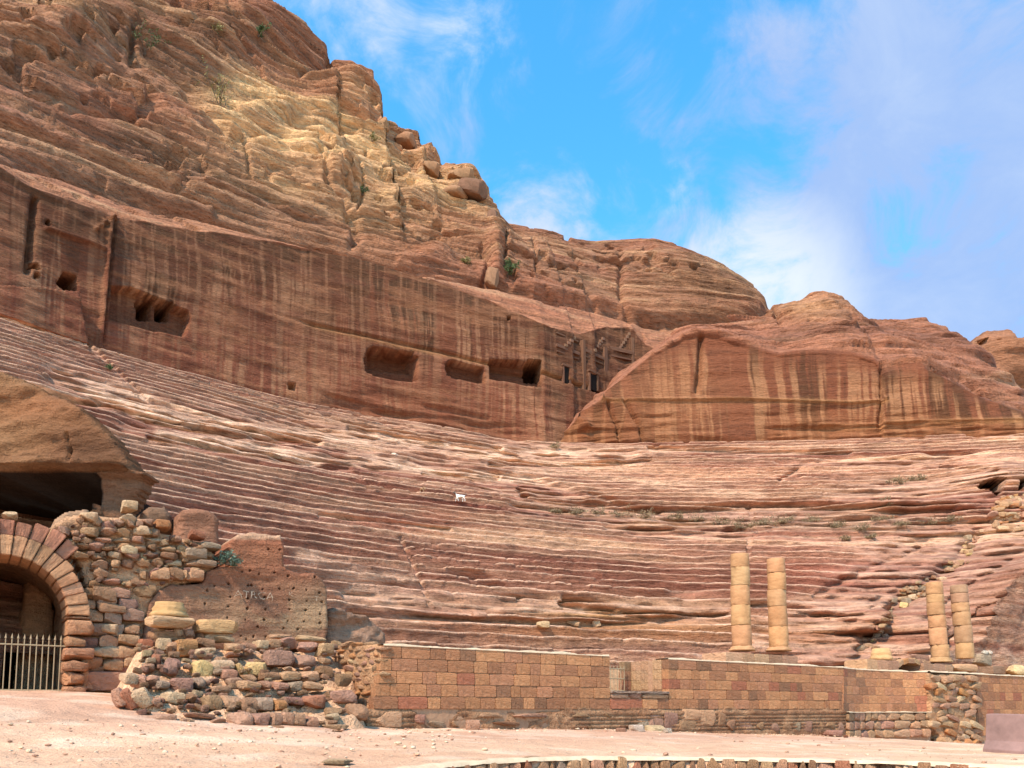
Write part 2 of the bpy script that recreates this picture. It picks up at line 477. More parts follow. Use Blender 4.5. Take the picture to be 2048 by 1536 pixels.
dR = np.where((ph >= 1)[:, None] & (ph <= 5)[:, None], wav, wav * .4).astype(np.float32)
dH = np.where((ph >= 2)[:, None], (vn(sArc * .4, rowi[:, None] * 2.3, 3) - .6) * .13 + (vn(sArc * 1.7, rowi[:, None] * 4.3, 5) - .5) * .06, 0).astype(np.float32)
dH = (dH - .14 * chip * ((ph >= 4) & (ph <= 6))[:, None]).astype(np.float32)
Rs = R[sl_] + dR; Hs = H[sl_] + dH
LR = np.vstack([LIN_R, RB[None]]); LH = np.vstack([LIN_H, np.full((1, NTH), HB)])
# stairways climbing through the rows: steps of half height, a little sunk
stair = np.maximum(band([(800, 1070), (870, 1215)], 4), band([(1505, 1010), (1498, 1110)], 6)) > .4
stair = np.logical_or(stair, band([(180, 690), (300, 800)], 5) > .5)
es = ero * .92
Rs = Rs * (1 - es) + LR * es; Hs = Hs * (1 - es) + LH * es
strat = fbm(xs_ * .10, ys_ * .10, hs_ * 1.15, 4) - .5
strat2 = fbm(xs_ * .35, ys_ * .35, hs_ * 2.6 + 4, 3) - .5
strat3 = fbm(xs_ * .9, ys_ * .9, hs_ * 4.5 + 2, 2) - .5
Rs = Rs - es * (2.0 * strat + 1.5 * strat2 + .7 * strat3) - .12 * strat2
Rs = np.where(stair, Rs * .5 + LR * .5, Rs); Hs = np.where(stair, Hs * .5 + LH * .5, Hs)
# features: the cave and doorway at the right, dark slot at the left
def push(poly, depth, soft=5):
    ins = in_poly(sx, sy, poly)
    return ins * np.minimum(1, line_dist(sx, sy, poly, True) / soft) * depth
Rs = Rs - 2.6 * blob(sx, sy, 2000, 965, 95, 36) - 1.5 * blob(sx, sy, 1890, 1012, 130, 16) - 1.2 * blob(sx, sy, 1750, 1010, 60, 14)
Rs = Rs + push([(1936, 982), (1955, 970), (1975, 966), (1990, 970), (1989, 994), (1978, 996), (1962, 986)], 4.5)
Rs = Rs + push([(2020, 968), (2038, 968), (2037, 988), (2022, 988)], 3)
Rs = Rs + push([(283, 826), (330, 832), (366, 842), (365, 848), (320, 842), (290, 833)], 2.2, 3)
Rs = Rs + .8 * np.exp(-(line_dist(sx, sy, [(1962, 1062), (1930, 1110), (1880, 1150), (1790, 1215), (1760, 1260), (1730, 1295)]) / 16) ** 2)
Rs = Rs - 2.0 * blob(sx, sy, 1735, 1235, 55, 26) - 2.4 * blob(sx, sy, 1840, 1260, 45, 30) - 3.2 * blob(sx, sy, 2040, 1180, 70, 80)
Rs = Rs + 1.0 * np.exp(-(line_dist(sx, sy, [(1130, 1200), (1310, 1232), (1450, 1228)]) / 6) ** 2) + .9 * np.exp(-(line_dist(sx, sy, [(1050, 985), (1310, 1020), (1560, 1008), (1800, 1022), (1900, 1018)]) / 5) ** 2)
for pts, w, d in [([(60, 775), (160, 800), (230, 806), (300, 832), (366, 846), (480, 864), (560, 872), (640, 880)], 5, 1.4), ([(300, 870), (420, 890), (560, 912), (700, 930)], 4, .8), ([(700, 850), (860, 874), (1000, 893)], 4, .9), ([(980, 925), (1120, 930), (1300, 920)], 3.5, .7),
                  ([(700, 1228), (800, 1232), (1000, 1238), (1200, 1246), (1450, 1240)], 5, .9), ([(1300, 895), (1500, 902), (1700, 905)], 4, .8), ([(1480, 1205), (1650, 1225), (1740, 1250)], 4, .8), ([(640, 1030), (800, 1048), (900, 1056)], 3, .5), ([(1640, 1185), (1700, 1152), (1790, 1110)], 6, .45), ([(1780, 1122), (1850, 1088)], 5, .4), ([(1690, 1245), (1760, 1192), (1830, 1160)], 6, .5), ([(1850, 1290), (1900, 1205), (1960, 1150), (2020, 1120)], 6, .5), ([(1900, 1290), (1960, 1210), (2030, 1180)], 3, .6), ([(1180, 985), (1260, 1010), (1330, 1016)], 3, .7), ([(1040, 972), (1060, 985)], 3, .8), ([(1560, 960), (1600, 935)], 3, .5), ([(1880, 935), (1980, 950)], 3, .6), ([(850, 940), (1000, 950)], 3, .6)]:
    Rs = Rs + d * np.exp(-(line_dist(sx, sy, pts) / w) ** 2) * (.35 + .9 * vn(sArc * .45, 3, 1))
R[sl_] = Rs; H[sl_] = Hs
X[sl_] = C0[0] + Rs * SN; Y[sl_] = C0[1] + Rs * CS; Hf[sl_] = Hs
tt, bb = tb(X[sl_], Y[sl_])
low = bb < np.interp(tt, [0, 3, 10, 60], [7.6, 5.6, 3.4, 3.0])
left_ = low & (tt < 9)
Hf[sl_] = np.where(left_, -2.0, Hf[sl_])
mv = np.where(low & ~left_, 3.2 + .35 * (fbm(tt * .8, Hf[sl_] * 1.5, 2, 3) - .5) - bb, 0)
X[sl_] += mv * B2[0]; Y[sl_] += mv * B2[1]
# colour of the seats: bedding in pinks, maroons and creams
zz = hs_ + 2.2 * (fbm(xs_ * .05, ys_ * .05, hs_ * .1, 3) - .5) * 2
bed = fbm(xs_ * .018, ys_ * .018, zz * .42, 3) * .62 + .38 * vn(xs_ * .06, ys_ * .06, zz * 1.7)
Cs = pal((bed - .32) / .36, [(.23, .11, .085), (.32, .17, .125), (.42, .265, .195), (.50, .37, .265), (.39, .27, .21), (.52, .345, .26), (.74, .60, .44)])
mixc(Cs, (.25, .105, .085), .55 * blob(sx, sy, 430, 1010, 230, 60))
mixc(Cs, (.24, .105, .08), .5 * blob(sx, sy, 560, 1120, 150, 60))
mixc(Cs, (.43, .16, .11), .55 * blob(sx, sy, 830, 1040, 130, 26) * sst(.35, .6, fbm(xs_ * .3, ys_ * .3, hs_ * 1.5, 3)))
mixc(Cs, (.42, .19, .135), .5 * blob(sx, sy, 1500, 940, 300, 14))
mixc(Cs, (.44, .21, .16), .45 * blob(sx, sy, 1650, 1130, 180, 60))
mixc(Cs, (.55, .36, .17), .6 * blob(sx, sy, 1320, 1258, 420, 26))
mixc(Cs, (.42, .30, .17), .45 * blob(sx, sy, 1150, 1210, 320, 22))
mixc(Cs, (.24, .17, .12), .5 * blob(sx, sy, 1500, 1045, 380, 14))
for pts, w, k_ in [([(180, 778), (300, 818), (450, 850), (620, 864), (800, 880), (1000, 898)], 11, .85), ([(320, 862), (500, 892), (640, 916)], 9, .85), ([(0, 700), (150, 745), (300, 790)], 9, .55), ([(60, 770), (200, 800)], 9, .7), ([(700, 905), (900, 935), (1040, 950)], 9, .6), ([(1040, 945), (1200, 962), (1420, 975), (1520, 985)], 13, .6), ([(1000, 905), (1300, 900), (1700, 895)], 9, .55), ([(1050, 1205), (1180, 1210)], 9, .5), ([(600, 1110), (700, 1140), (820, 1160)], 14, .45), ([(700, 1180), (860, 1200)], 16, .4)]:
    mixc(Cs, (.92, .81, .65), np.clip(k_ * np.exp(-(line_dist(sx, sy, pts) / w) ** 2) * (.4 + 1.2 * sst(.35, .65, fbm(xs_ * .25, ys_ * .25, hs_ * 1.2, 3))), 0, 1))
mixc(Cs, (.50, .33, .13), .7 * blob(sx, sy, 1200, 1226, 110, 9) + .5 * blob(sx, sy, 1310, 1045, 90, 5))
mixc(Cs, (.22, .15, .10), .55 * np.exp(-(line_dist(sx, sy, [(1120, 1026), (1300, 1036), (1500, 1052), (1700, 1048), (1900, 1040)]) / 9) ** 2) * sst(.4, .6, fbm(xs_ * .4, ys_ * .4, hs_, 3)))
mixc(Cs, (.37, .26, .22), .5 * blob(sx, sy, 1900, 1150, 170, 90))
mixc(Cs, (.33, .21, .13), .6 * blob(sx, sy, 2040, 1230, 80, 110))
mixc(Cs, (.40, .22, .17), .5 * blob(sx, sy, 200, 730, 200, 45))
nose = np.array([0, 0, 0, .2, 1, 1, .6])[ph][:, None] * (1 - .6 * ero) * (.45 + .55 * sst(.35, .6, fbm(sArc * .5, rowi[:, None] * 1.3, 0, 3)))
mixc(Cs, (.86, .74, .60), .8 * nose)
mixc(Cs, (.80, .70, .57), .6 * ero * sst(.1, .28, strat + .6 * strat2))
mixc(Cs, (.16, .09, .07), .35 * sst(.55, .7, fbm(xs_ * .8, ys_ * .8, hs_ * 2, 3)))
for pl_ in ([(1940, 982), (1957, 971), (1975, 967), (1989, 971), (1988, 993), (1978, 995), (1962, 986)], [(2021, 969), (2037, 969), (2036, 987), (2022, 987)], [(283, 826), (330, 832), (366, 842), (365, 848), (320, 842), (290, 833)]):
    mixc(Cs, (.022, .016, .013), .95 * in_poly(sx, sy, pl_))  # inner shade of cave, doorway and slot painted into the seat colour
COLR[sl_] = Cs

# ---- cut rear wall
wl_ = slice(iW, iT + 1)
wx, wy = xp[wl_], yp[wl_]
nx = np.gradient(X[iW0]); ny = np.gradient(Y[iW0]); ln = np.hypot(nx, ny)
INX, INY = (-ny / ln), (nx / ln)                       # into the rock
sgn = np.sign(INX * SN + INY * CS); INX *= sgn; INY *= sgn
hrel = (Hf[wl_] - HB) / np.maximum(HT - HB, 1)
D = .35 * (fbm(sArc * .35, Hf[wl_] * .25, 1, 3) - .5) + .30 * (fbm(sArc * .15, Hf[wl_] * 1.8, 2, 3) - .5) + .10 * (fbm(sArc * 1.5, Hf[wl_] * 2, 4, 2) - .5)
lowz = sst(.30, .05, hrel) * sst(.42, .6, fbm(sArc * .12, Hf[wl_] * .1, 3, 2))
D = D + lowz * (.9 * fbm(sArc * .3, Hf[wl_] * 2.4, 8, 3) - .2)
D = D + .45 * np.exp(-((Hf[wl_] - 31.3 - .25 * np.sin(sArc * .2)) / .14) ** 2) * sst(590, 640, wx)
def wpush(poly, depth, soft=3.0):
    return in_poly(wx, wy, poly) * np.minimum(1, line_dist(wx, wy, poly, True) / soft) * depth
def sunk(poly, k): return [(1024 + (x - 1024) * (1 + k), 1418 + (y - 1418) * (1 + k)) for x, y in poly]
NICHES = [([(222, 572), (262, 573), (330, 600), (378, 622), (381, 640), (368, 674), (300, 660), (218, 640)], 1.1),
          (sunk([(296, 608), (326, 610), (326, 646), (296, 646)], .02), 4.0), (sunk([(333, 618), (361, 619), (361, 648), (333, 648)], .02), 4.0),
          ([(113, 567), (128, 543), (155, 552), (154, 589), (135, 586)], 4.0),
          ([(728, 720), (735, 697), (750, 692), (812, 704), (836, 712), (836, 760), (820, 763), (750, 750), (732, 742)], 1.3),
          (sunk([(752, 714), (834, 724), (834, 758), (752, 748)], .03), .9),
          ([(891, 728), (898, 720), (912, 721), (968, 735), (971, 768), (905, 756), (892, 750)], 1.2),
          ([(979, 718), (1040, 721), (1082, 732), (1083, 774), (1050, 772), (980, 757)], 1.4), (sunk([(1053, 740), (1081, 740), (1081, 775), (1054, 773)], .03), 4.0),
          ([(1126, 732), (1138, 735), (1138, 768), (1126, 764)], 3.0), ([(1178, 748), (1193, 751), (1192, 785), (1178, 780)], 3.0),
          ([(1014, 634), (1021, 634), (1021, 641), (1014, 641)], 1.5), ([(90, 440), (100, 440), (100, 452), (90, 452)], 1.2), ([(62, 525), (78, 528), (80, 540), (60, 536)], 1.8), ([(68, 545), (80, 545), (80, 556), (68, 556)], 1.5),
          ([(575, 765), (592, 768), (590, 782), (577, 780)], 1.0)]
for poly, d in NICHES: D = D + wpush(poly, d, 1.6)
ridge = lambda pts, w, d: -d * np.exp(-(line_dist(wx, wy, pts) / w) ** 2)
D = D + ridge([(92, 458), (208, 497)], 4, .4) + ridge([(222, 440), (208, 600), (200, 700)], 4, .5) + ridge([(70, 400), (55, 540)], 6, -.8) + ridge([(232, 440), (215, 600), (204, 690)], 2.5, -.35)
for i in range(5): D = D + wpush([(188 + i * 9, 462 - i * 7), (198 + i * 9, 464 - i * 7), (198 + i * 9, 455 - i * 7), (188 + i * 9, 453 - i * 7)], -.35, 2)
D = D - 1.2 * sst(40, 0, wx) * 0 + .9 * in_poly(wx, wy, [(-300, 560), (150, 590), (170, 700), (-300, 640)]) * -1.0
X[wl_] += INX * D; Y[wl_] += INY * D
sA = sArc + .5 * (fbm(sArc * .3, Hf[wl_] * .25, 0, 2) - .5)
st = fbm(sA * 1.9, Hf[wl_] * .06, 0, 5, .68); st2 = fbm(sA * 3.8 + 30, Hf[wl_] * .07, 5, 3, .6); st3 = fbm(sA * .45, Hf[wl_] * .03, 9, 2)
Cw = pal(.5 + 1.3 * (fbm(sArc * .08, Hf[wl_] * .5, 1, 3) - .5), [(.225, .115, .08), (.29, .15, .103), (.345, .195, .132)])
mixc(Cw, (.37, .175, .13), .6 * sst(.55, .05, hrel))
brk = sst(.36, .58, fbm(sArc * .22, Hf[wl_] * .16, 12, 3))
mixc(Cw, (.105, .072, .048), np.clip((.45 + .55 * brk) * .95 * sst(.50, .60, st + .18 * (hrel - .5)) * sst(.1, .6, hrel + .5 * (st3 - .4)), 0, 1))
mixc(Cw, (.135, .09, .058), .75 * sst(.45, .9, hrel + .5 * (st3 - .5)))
mixc(Cw, (.60, .43, .30), .75 * (.3 + .7 * sst(.62, .40, fbm(sArc * .3, Hf[wl_] * .2, 15, 3))) * sst(.54, .64, st2) * sst(1.05, .55, hrel))
mixc(Cw, (.19, .095, .068), .5 * sst(.52, .64, fbm(sArc * .5, Hf[wl_] * 1.6, 21, 4)))
mixc(Cw, (.46, .29, .19), .45 * sst(.56, .66, fbm(sArc * .35, Hf[wl_] * 2.4, 25, 4)))
mixc(Cw, (.42, .29, .205), .5 * sst(.60, .72, fbm(sA * 6.0 + 11, Hf[wl_] * .1, 2, 2)))
mixc(Cw, (.50, .34, .18), .6 * np.exp(-((Hf[wl_] - 31.3) / .22) ** 2) * sst(590, 640, wx))
mixc(Cw, (.33, .17, .105), .6 * lowz)
for bx_, by_ in ((300, 630), (785, 730), (930, 745), (1030, 745)): mixc(Cw, (.19, .092, .06), .85 * (D > .7) * blob(wx, wy, bx_, by_, 110, 60))  # niche interiors darkened in the colour, as shade
mixc(Cw, (.05, .035, .03), .9 * sst(2.6, 3.2, D))  # shade in the deep door openings, painted near-black
mixc(Cw, (.20, .12, .085), .35 * sst(1095, 1125, wx) * sst(640, 700, wy))
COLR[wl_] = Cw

# ---- bench and cliff
cl_ = slice(iT, NR)
cx_, cy_ = xp[cl_], yp[cl_]
Xc, Yc, Hc = X[cl_].copy(), Y[cl_].copy(), Hf[cl_].copy()
zc = Hc + 2.5 * (fbm(Xc * .04, Yc * .04, Hc * .03, 3) - .5) * 2
st_a = fbm(Xc * .028, Yc * .028, zc * .40, 4) - .5
st_b = fbm(Xc * .07, Yc * .07, zc * 1.35, 3) - .5
bl = billow(Xc * .11, Yc * .11, Hc * .16, 3)
fn = fbm(Xc * .6, Yc * .6, Hc * .9, 3) - .5
kc = np.arange(NR - iT)
amp = np.clip((kc - NBN * .35) / 40, 0.25, 1)[:, None] * np.interp(XB, [0, 1000, 1150, 1500], [1, 1, .7, .6])
st_c = fbm(Xc * .16, Yc * .16, zc * 3.6, 3) - .5
D = amp * (2.6 * st_a + 1.9 * st_b + 1.2 * st_c + .45 * (bl - .38) + .4 * fn)
steps = np.abs(((zc * .23 + 2.0 * st_a) % 1.0) - .5) * 2          # rounded beds parted by notches
D = D + amp * .8 * (np.sqrt(np.clip(steps, 0, 1)) - .7) * sst(.35, .6, fbm(Xc * .05, Yc * .05, Hc * .05 + 3, 2))
def cgroove(pts, w, d): return -.62 * d * np.exp(-(line_dist(cx_, cy_, pts) / w) ** 2)
D = D + cgroove([(-60, 308), (120, 348), (250, 398), (420, 440), (520, 468), (640, 496), (800, 538), (1000, 576), (1150, 608), (1345, 660)], 5, 1.4)
D = D - cgroove([(-60, 292), (120, 328), (250, 378), (420, 424)], 8, .9)
D = D - cgroove([(800, 524), (1000, 562), (1150, 592), (1335, 640)], 7, .8)
for pts, w, d in [([(0, 120), (120, 200), (270, 230)], 7, 1.6), ([(60, 165), (130, 185), (265, 228)], 9, 1.4), ([(265, 60), (262, 130), (285, 135)], 6, 1.6), ([(370, 190), (460, 265), (560, 275), (600, 300)], 8, 1.5),
                  ([(590, 232), (640, 262), (700, 268)], 12, 2.6), ([(485, 262), (500, 330), (505, 345)], 3, .9), ([(640, 305), (655, 370), (690, 400), (712, 480)], 5, 1.3), ([(718, 330), (725, 390), (715, 420)], 3, 1.0),
                  ([(1012, 468), (1012, 500), (1003, 530)], 3.5, 1.6), ([(1065, 480), (1078, 540)], 3, 1.0), ([(965, 490), (975, 540), (965, 570)], 5, 1.1), ([(410, 255), (560, 300), (640, 318), (740, 330), (850, 350)], 5, .9),
                  ([(660, 90), (655, 140), (600, 150)], 6, 1.4), ([(520, 95), (600, 120), (750, 165)], 6, 1.2), ([(560, 190), (620, 218), (750, 245)], 6, 1.4), ([(290, 100), (420, 190), (470, 210)], 6, 1.3),
                  ([(1240, 512), (1240, 600), (1260, 640)], 5, 1.0), ([(1290, 640), (1335, 640), (1400, 632), (1480, 628), (1530, 618)], 10, 2.4), ([(1265, 545), (1310, 535), (1340, 560)], 7, 1.2), ([(1175, 590), (1190, 610)], 5, 1.1),
                  ([(700, 410), (720, 470), (705, 490)], 9, 1.2), ([(770, 435), (860, 470), (900, 470)], 5, .9), ([(330, 345), (380, 365), (350, 380)], 6, 1.1)]:
    D = D + cgroove(pts, w, d)
for (bx_, by_, rx, ry, d) in [(170, 55, 110, 50, 2.2), (700, 190, 60, 45, 2.4), (470, 70, 130, 50, 1.8), (685, 345, 40, 26, 2.0), (650, 283, 60, 20, 1.4), (990, 520, 16, 50, 1.5), (870, 515, 40, 18, 1.4), (930, 365, 40, 26, 1.6), (860, 320, 26, 14, 1.3), (840, 400, 50, 20, 1.3), (1340, 560, 130, 60, 1.6), (540, 215, 60, 20, 1.2)]:
    D = D + d * blob(cx_, cy_, bx_, by_, rx, ry) * amp
pit = sst(.60, .68, vn(Xc * .9, Yc * .9, Hc * 1.1)) * sst(.50, .62, fbm(Xc * .07, Yc * .07, Hc * .09 + 8, 2)) + .8 * blob(cx_, cy_, 360, 320, 70, 40) * sst(.55, .62, vn(Xc * 1.1, Yc * 1.1, Hc * 1.4)) + .9 * blob(cx_, cy_, 735, 205, 22, 40) * sst(.5, .6, vn(Xc * 1.0, Yc * 1.0, Hc * .7))
D = D - amp * 1.1 * pit
over = 1 - .75 * sst(0, NK, kc - (iS - iT))[:, None]
D = D * over
flat = np.interp(kc, [0, NBN, NR - iT], [.75, .62, .62])[:, None]
X[cl_] = Xc - SN * D * .88; Y[cl_] = Yc - CS * D * .88; Hf[cl_] = Hc + .45 * D
tone = fbm(Xc * .03, Yc * .03, zc * .22, 3)
Cc = pal((tone - .25) / .5 + .5 * st_b, [(.235, .15, .115), (.33, .20, .15), (.40, .27, .195), (.345, .20, .155), (.45, .325, .225)])
mixc(Cc, (.235, .155, .115), .55 * sst(.0, .2, -st_a + .4 * fn))
mixc(Cc, (.46, .25, .17), .55 * sst(NBN * 1.6, 0, kc)[:, None] + 0 * Cc[..., 0])
mixc(Cc, (.92, .76, .48), .92 * np.clip(1.15 * blob(cx_, cy_, 660, 270, 210, 105) + .9 * blob(cx_, cy_, 500, 175, 70, 35) + .75 * blob(cx_, cy_, 850, 380, 140, 70) + .6 * blob(cx_, cy_, 450, 215, 60, 30), 0, 1) * (.55 + .45 * sst(.4, .6, fbm(Xc * .2, Yc * .2, zc * .9, 3))))  # patch of sunlight on the cliff, painted into the rock colour
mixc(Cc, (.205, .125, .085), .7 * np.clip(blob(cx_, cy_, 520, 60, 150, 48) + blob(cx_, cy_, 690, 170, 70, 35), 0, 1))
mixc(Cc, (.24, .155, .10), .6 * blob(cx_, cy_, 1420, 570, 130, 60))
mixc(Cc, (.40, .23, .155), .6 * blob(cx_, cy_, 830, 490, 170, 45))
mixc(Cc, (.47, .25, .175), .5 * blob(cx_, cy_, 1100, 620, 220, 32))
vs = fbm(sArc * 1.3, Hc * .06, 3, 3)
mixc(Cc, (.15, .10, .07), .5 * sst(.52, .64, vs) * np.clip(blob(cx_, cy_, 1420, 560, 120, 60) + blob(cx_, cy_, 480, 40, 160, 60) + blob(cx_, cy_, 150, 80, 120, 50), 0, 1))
mixc(Cc, (.60, .46, .33), .5 * sst(.08, .24, st_b + .4 * fn))
mixc(Cc, (.40, .20, .15), .45 * sst(.48, .62, fbm(Xc * .05, Yc * .05, Hc * .12 + 5, 3)))
mixc(Cc, (.13, .085, .065), .45 * sst(.08, .2, -st_c - .3 * st_b))
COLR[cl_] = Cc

V = np.stack([X, Y, Hf + EYE], -1).astype(np.float32)
th_root = empty('rock_theatre', (C0[0], C0[1] + 60, EYE), 'vast rock-cut theatre of eroded pink and maroon seat rows facing the stage', 'theatre')
for i in range(NROW):
    a, b = i * NP_, (i + 1) * NP_ + 1
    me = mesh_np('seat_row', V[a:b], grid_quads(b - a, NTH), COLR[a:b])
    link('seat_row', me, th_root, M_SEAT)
gap = int(np.argmin(np.abs(XB - 1098)))
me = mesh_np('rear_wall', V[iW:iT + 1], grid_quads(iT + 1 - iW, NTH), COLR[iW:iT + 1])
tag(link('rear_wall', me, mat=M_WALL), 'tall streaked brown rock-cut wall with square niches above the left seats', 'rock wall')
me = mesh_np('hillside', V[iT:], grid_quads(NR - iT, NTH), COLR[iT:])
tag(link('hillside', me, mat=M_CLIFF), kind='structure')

# ------------------------------------------------------------------ the headland right of the tomb facades
def build_headland():
    NXH = 560
    xcol = np.linspace(1096, 2330, NXH)
    th = np.interp(xcol, XB, TH); rb = np.interp(th, TH, RB)
    sn, cs = np.sin(th), np.cos(th)
    yt2 = curve([(1090, 890), (1110, 880), (1150, 846), (1162, 822), (1200, 806), (1212, 782), (1260, 746), (1300, 714), (1345, 690), (1370, 676), (1400, 668), (1430, 672), (1490, 692), (1560, 712), (1640, 707), (1700, 708), (1750, 725), (1765, 748), (1800, 740), (1840, 738), (1900, 768), (1960, 800), (2048, 830), (2400, 890)])
    ys2 = curve([(1090, 888), (1110, 876), (1150, 838), (1166, 808), (1200, 795), (1212, 768), (1260, 735), (1300, 700), (1340, 662), (1360, 652), (1420, 640), (1500, 628), (1530, 622), (1545, 610), (1590, 602), (1620, 592), (1645, 588), (1680, 600), (1705, 622), (1720, 640), (1790, 645), (1850, 640), (1890, 652), (1930, 690), (1950, 712), (1965, 738), (2000, 772), (2048, 798), (2400, 870)])
    rf = rb - .35 + np.interp(xcol, [1096, 1200, 1340], [1.2, .5, 0])
    ht = h_on_line(C0[0] + (rf + .8) * sn, C0[1] + (rf + .8) * cs, yt2)
    ht = np.maximum(ht, HB - .1)
    rs = rf + np.interp(xcol, [1096, 1210, 1345, 1600, 2048, 2300], [2, 5, 15, 24, 24, 20])
    hs = np.maximum(h_on_line(C0[0] + rs * sn, C0[1] + rs * cs, ys2), ht + .05)
    nw, ns_, nk = 100, 120, 14
    R = []; Hh = []
    for k in range(nw):
        t = k / (nw - 1); R.append(rf + .8 * t ** 2); Hh.append(HB - .6 + (ht - HB + .6) * t)
    for k in range(ns_):
        t = (k + 1) / ns_; R.append(rf + .8 + (rs - rf - .8) * t); Hh.append(ht + (hs - ht) * t ** .8)
    for k in range(nk):
        t = (k + 1) / nk; R.append(rs + 9 * t ** .7); Hh.append(hs - (hs - HB + 2) * t ** 2)
    R = np.array(R); Hh = np.array(Hh, np.float32)
    X = (C0[0] + R * sn).astype(np.float32); Y = (C0[1] + R * cs).astype(np.float32)
    px, py = proj(X, Y, Hh)
    k = np.arange(len(R))[:, None]
    wallw = sst(nw + 3, nw - 3, k) + 0 * px
    sA0 = (th * 60).astype(np.float32)[None, :]
    hrel = (Hh - HB) / np.maximum(ht - HB, 1)
    z = Hh + 1.2 * (fbm(X * .06, Y * .06, Hh * .1, 2) - .5)
    D = wallw * (.35 * (fbm(sA0 * .3, Hh * .2, 1, 3) - .5) + .35 * (fbm(sA0 * .15, Hh * 1.8, 2, 3) - .5))
    lowz = sst(.45, .1, hrel) * sst(.4, .58, fbm(sA0 * .15, Hh * .15, 3, 2)) * wallw
    lowz = np.maximum(lowz, wallw * sst(1500, 1200, px) * sst(.55, .2, (py * 0 + (Hh - HB) / 9)))
    D = D + lowz * (1.1 * fbm(sA0 * .3, Hh * 2.2, 8, 3) - .4)
    gl = lambda pts, w, d: d * np.exp(-(line_dist(px, py, pts) / w) ** 2)
    D = D + gl([(1403, 676), (1402, 700), (1395, 780)], 5, .8) + gl([(1215, 806), (1235, 850), (1240, 885)], 3, .5) + gl([(1248, 800), (1280, 850), (1285, 885)], 3, .5)
    D = D + gl([(1160, 800), (1340, 798), (1480, 797), (1700, 806), (1770, 800)], 3.0, -.35)
    D = D + gl([(1763, 742), (1764, 800), (1760, 850)], 4, .5) - wallw * .6 * in_poly(px, py, [(1764, 700), (2400, 700), (2400, 900), (1764, 900)])
    D = D - gl([(1640, 850), (1850, 846), (2040, 842)], 3, .3)
    D = D - .6 * gl([(1180, 790), (1200, 800)], 14, 1) - gl([(1150, 840), (1170, 850)], 12, .8)
    top = 1 - wallw
    sa = fbm(X * .05, Y * .05, z * .5, 4) - .5; sb = fbm(X * .16, Y * .16, z * 1.5, 3) - .5
    D = D - top * np.minimum(1, (hs - ht) / 5) * (2.6 * sa + 2.4 * sb + .8 * (billow(X * .1, Y * .1, Hh * .2, 3) - .35) + .9 * (fbm(X * .25, Y * .25, z * 3.4, 3) - .5))
    D = D + top * (gl([(1860, 745), (1920, 752), (1990, 800)], 6, 1.0) + gl([(1620, 640), (1760, 665), (1900, 690)], 4, .5) + gl([(1540, 615), (1560, 640)], 5, .8)) * np.minimum(1, (hs - ht) / 5)
    fade = sst(0, 8, np.arange(len(R))[::-1])[:, None]
    D = D * fade
    X2 = X + sn * D * .95; Y2 = Y + cs * D * .95; H2 = Hh - .3 * D * top
    Cw = pal(.5 + 1.3 * (fbm(sA0 * .08, Hh * .5, 1, 3) - .5), [(.23, .108, .07), (.285, .14, .09), (.34, .185, .115)])
    sA = sA0 + .5 * (fbm(sA0 * .3, Hh * .25, 0, 2) - .5)
    st = fbm(sA * 1.3 + 50, Hh * .04, 0, 4, .6); st2 = fbm(sA * 2.6 + 80, Hh * .06, 5, 3, .6)
    mixc(Cw, (.12, .08, .05), .8 * (.4 + .6 * sst(.38, .58, fbm(sA0 * .2, Hh * .15, 31, 3))) * sst(.51, .61, st) * sst(0, .3, hrel + .2))
    mixc(Cw, (.17, .088, .062), .5 * sst(.52, .64, fbm(sA0 * .5, Hh * 1.6, 35, 4)))
    mixc(Cw, (.56, .39, .25), .7 * sst(.53, .64, st2) * sst(1.05, .6, hrel))
    mixc(Cw, (.54, .38, .20), .55 * np.clip(gl([(1160, 802), (1480, 800), (1770, 806)], 5, 1) + gl([(1640, 855), (1850, 850), (2040, 845)], 6, 1) * 1.2, 0, 1))
    mixc(Cw, (.42, .24, .13), .55 * lowz)
    mixc(Cw, (.46, .30, .19), .4 * blob(px, py, 1340, 790, 110, 70))
    Ct = pal((fbm(X * .04, Y * .04, z * .35, 3) - .25) / .5 + .4 * sb, [(.27, .155, .125), (.36, .20, .155), (.42, .24, .18), (.33, .19, .15), (.47, .33, .25)])
    mixc(Ct, (.52, .38, .24), .6 * blob(px, py, 1620, 615, 80, 26))
    mixc(Ct, (.25, .16, .11), .5 * sst(.05, .2, -sb))
    Cw = Cw * wallw[..., None] + Ct * (1 - wallw[..., None])
    V = np.stack([X2, Y2, H2 + EYE], -1)
    me = mesh_np('rock_headland', V, grid_quads(len(R), NXH), Cw.astype(np.float32))
    me.materials.append(M_WALL); me.materials.append(M_CLIFF)
    rowi_ = np.repeat(np.arange(len(R) - 1), NXH - 1); me.polygons.foreach_set('material_index', (rowi_ >= nw).astype(np.int32))
    tag(link('rock_headland', me), 'rounded red rock headland with streaked cut face above the right seats', 'rock outcrop')
build_headland()

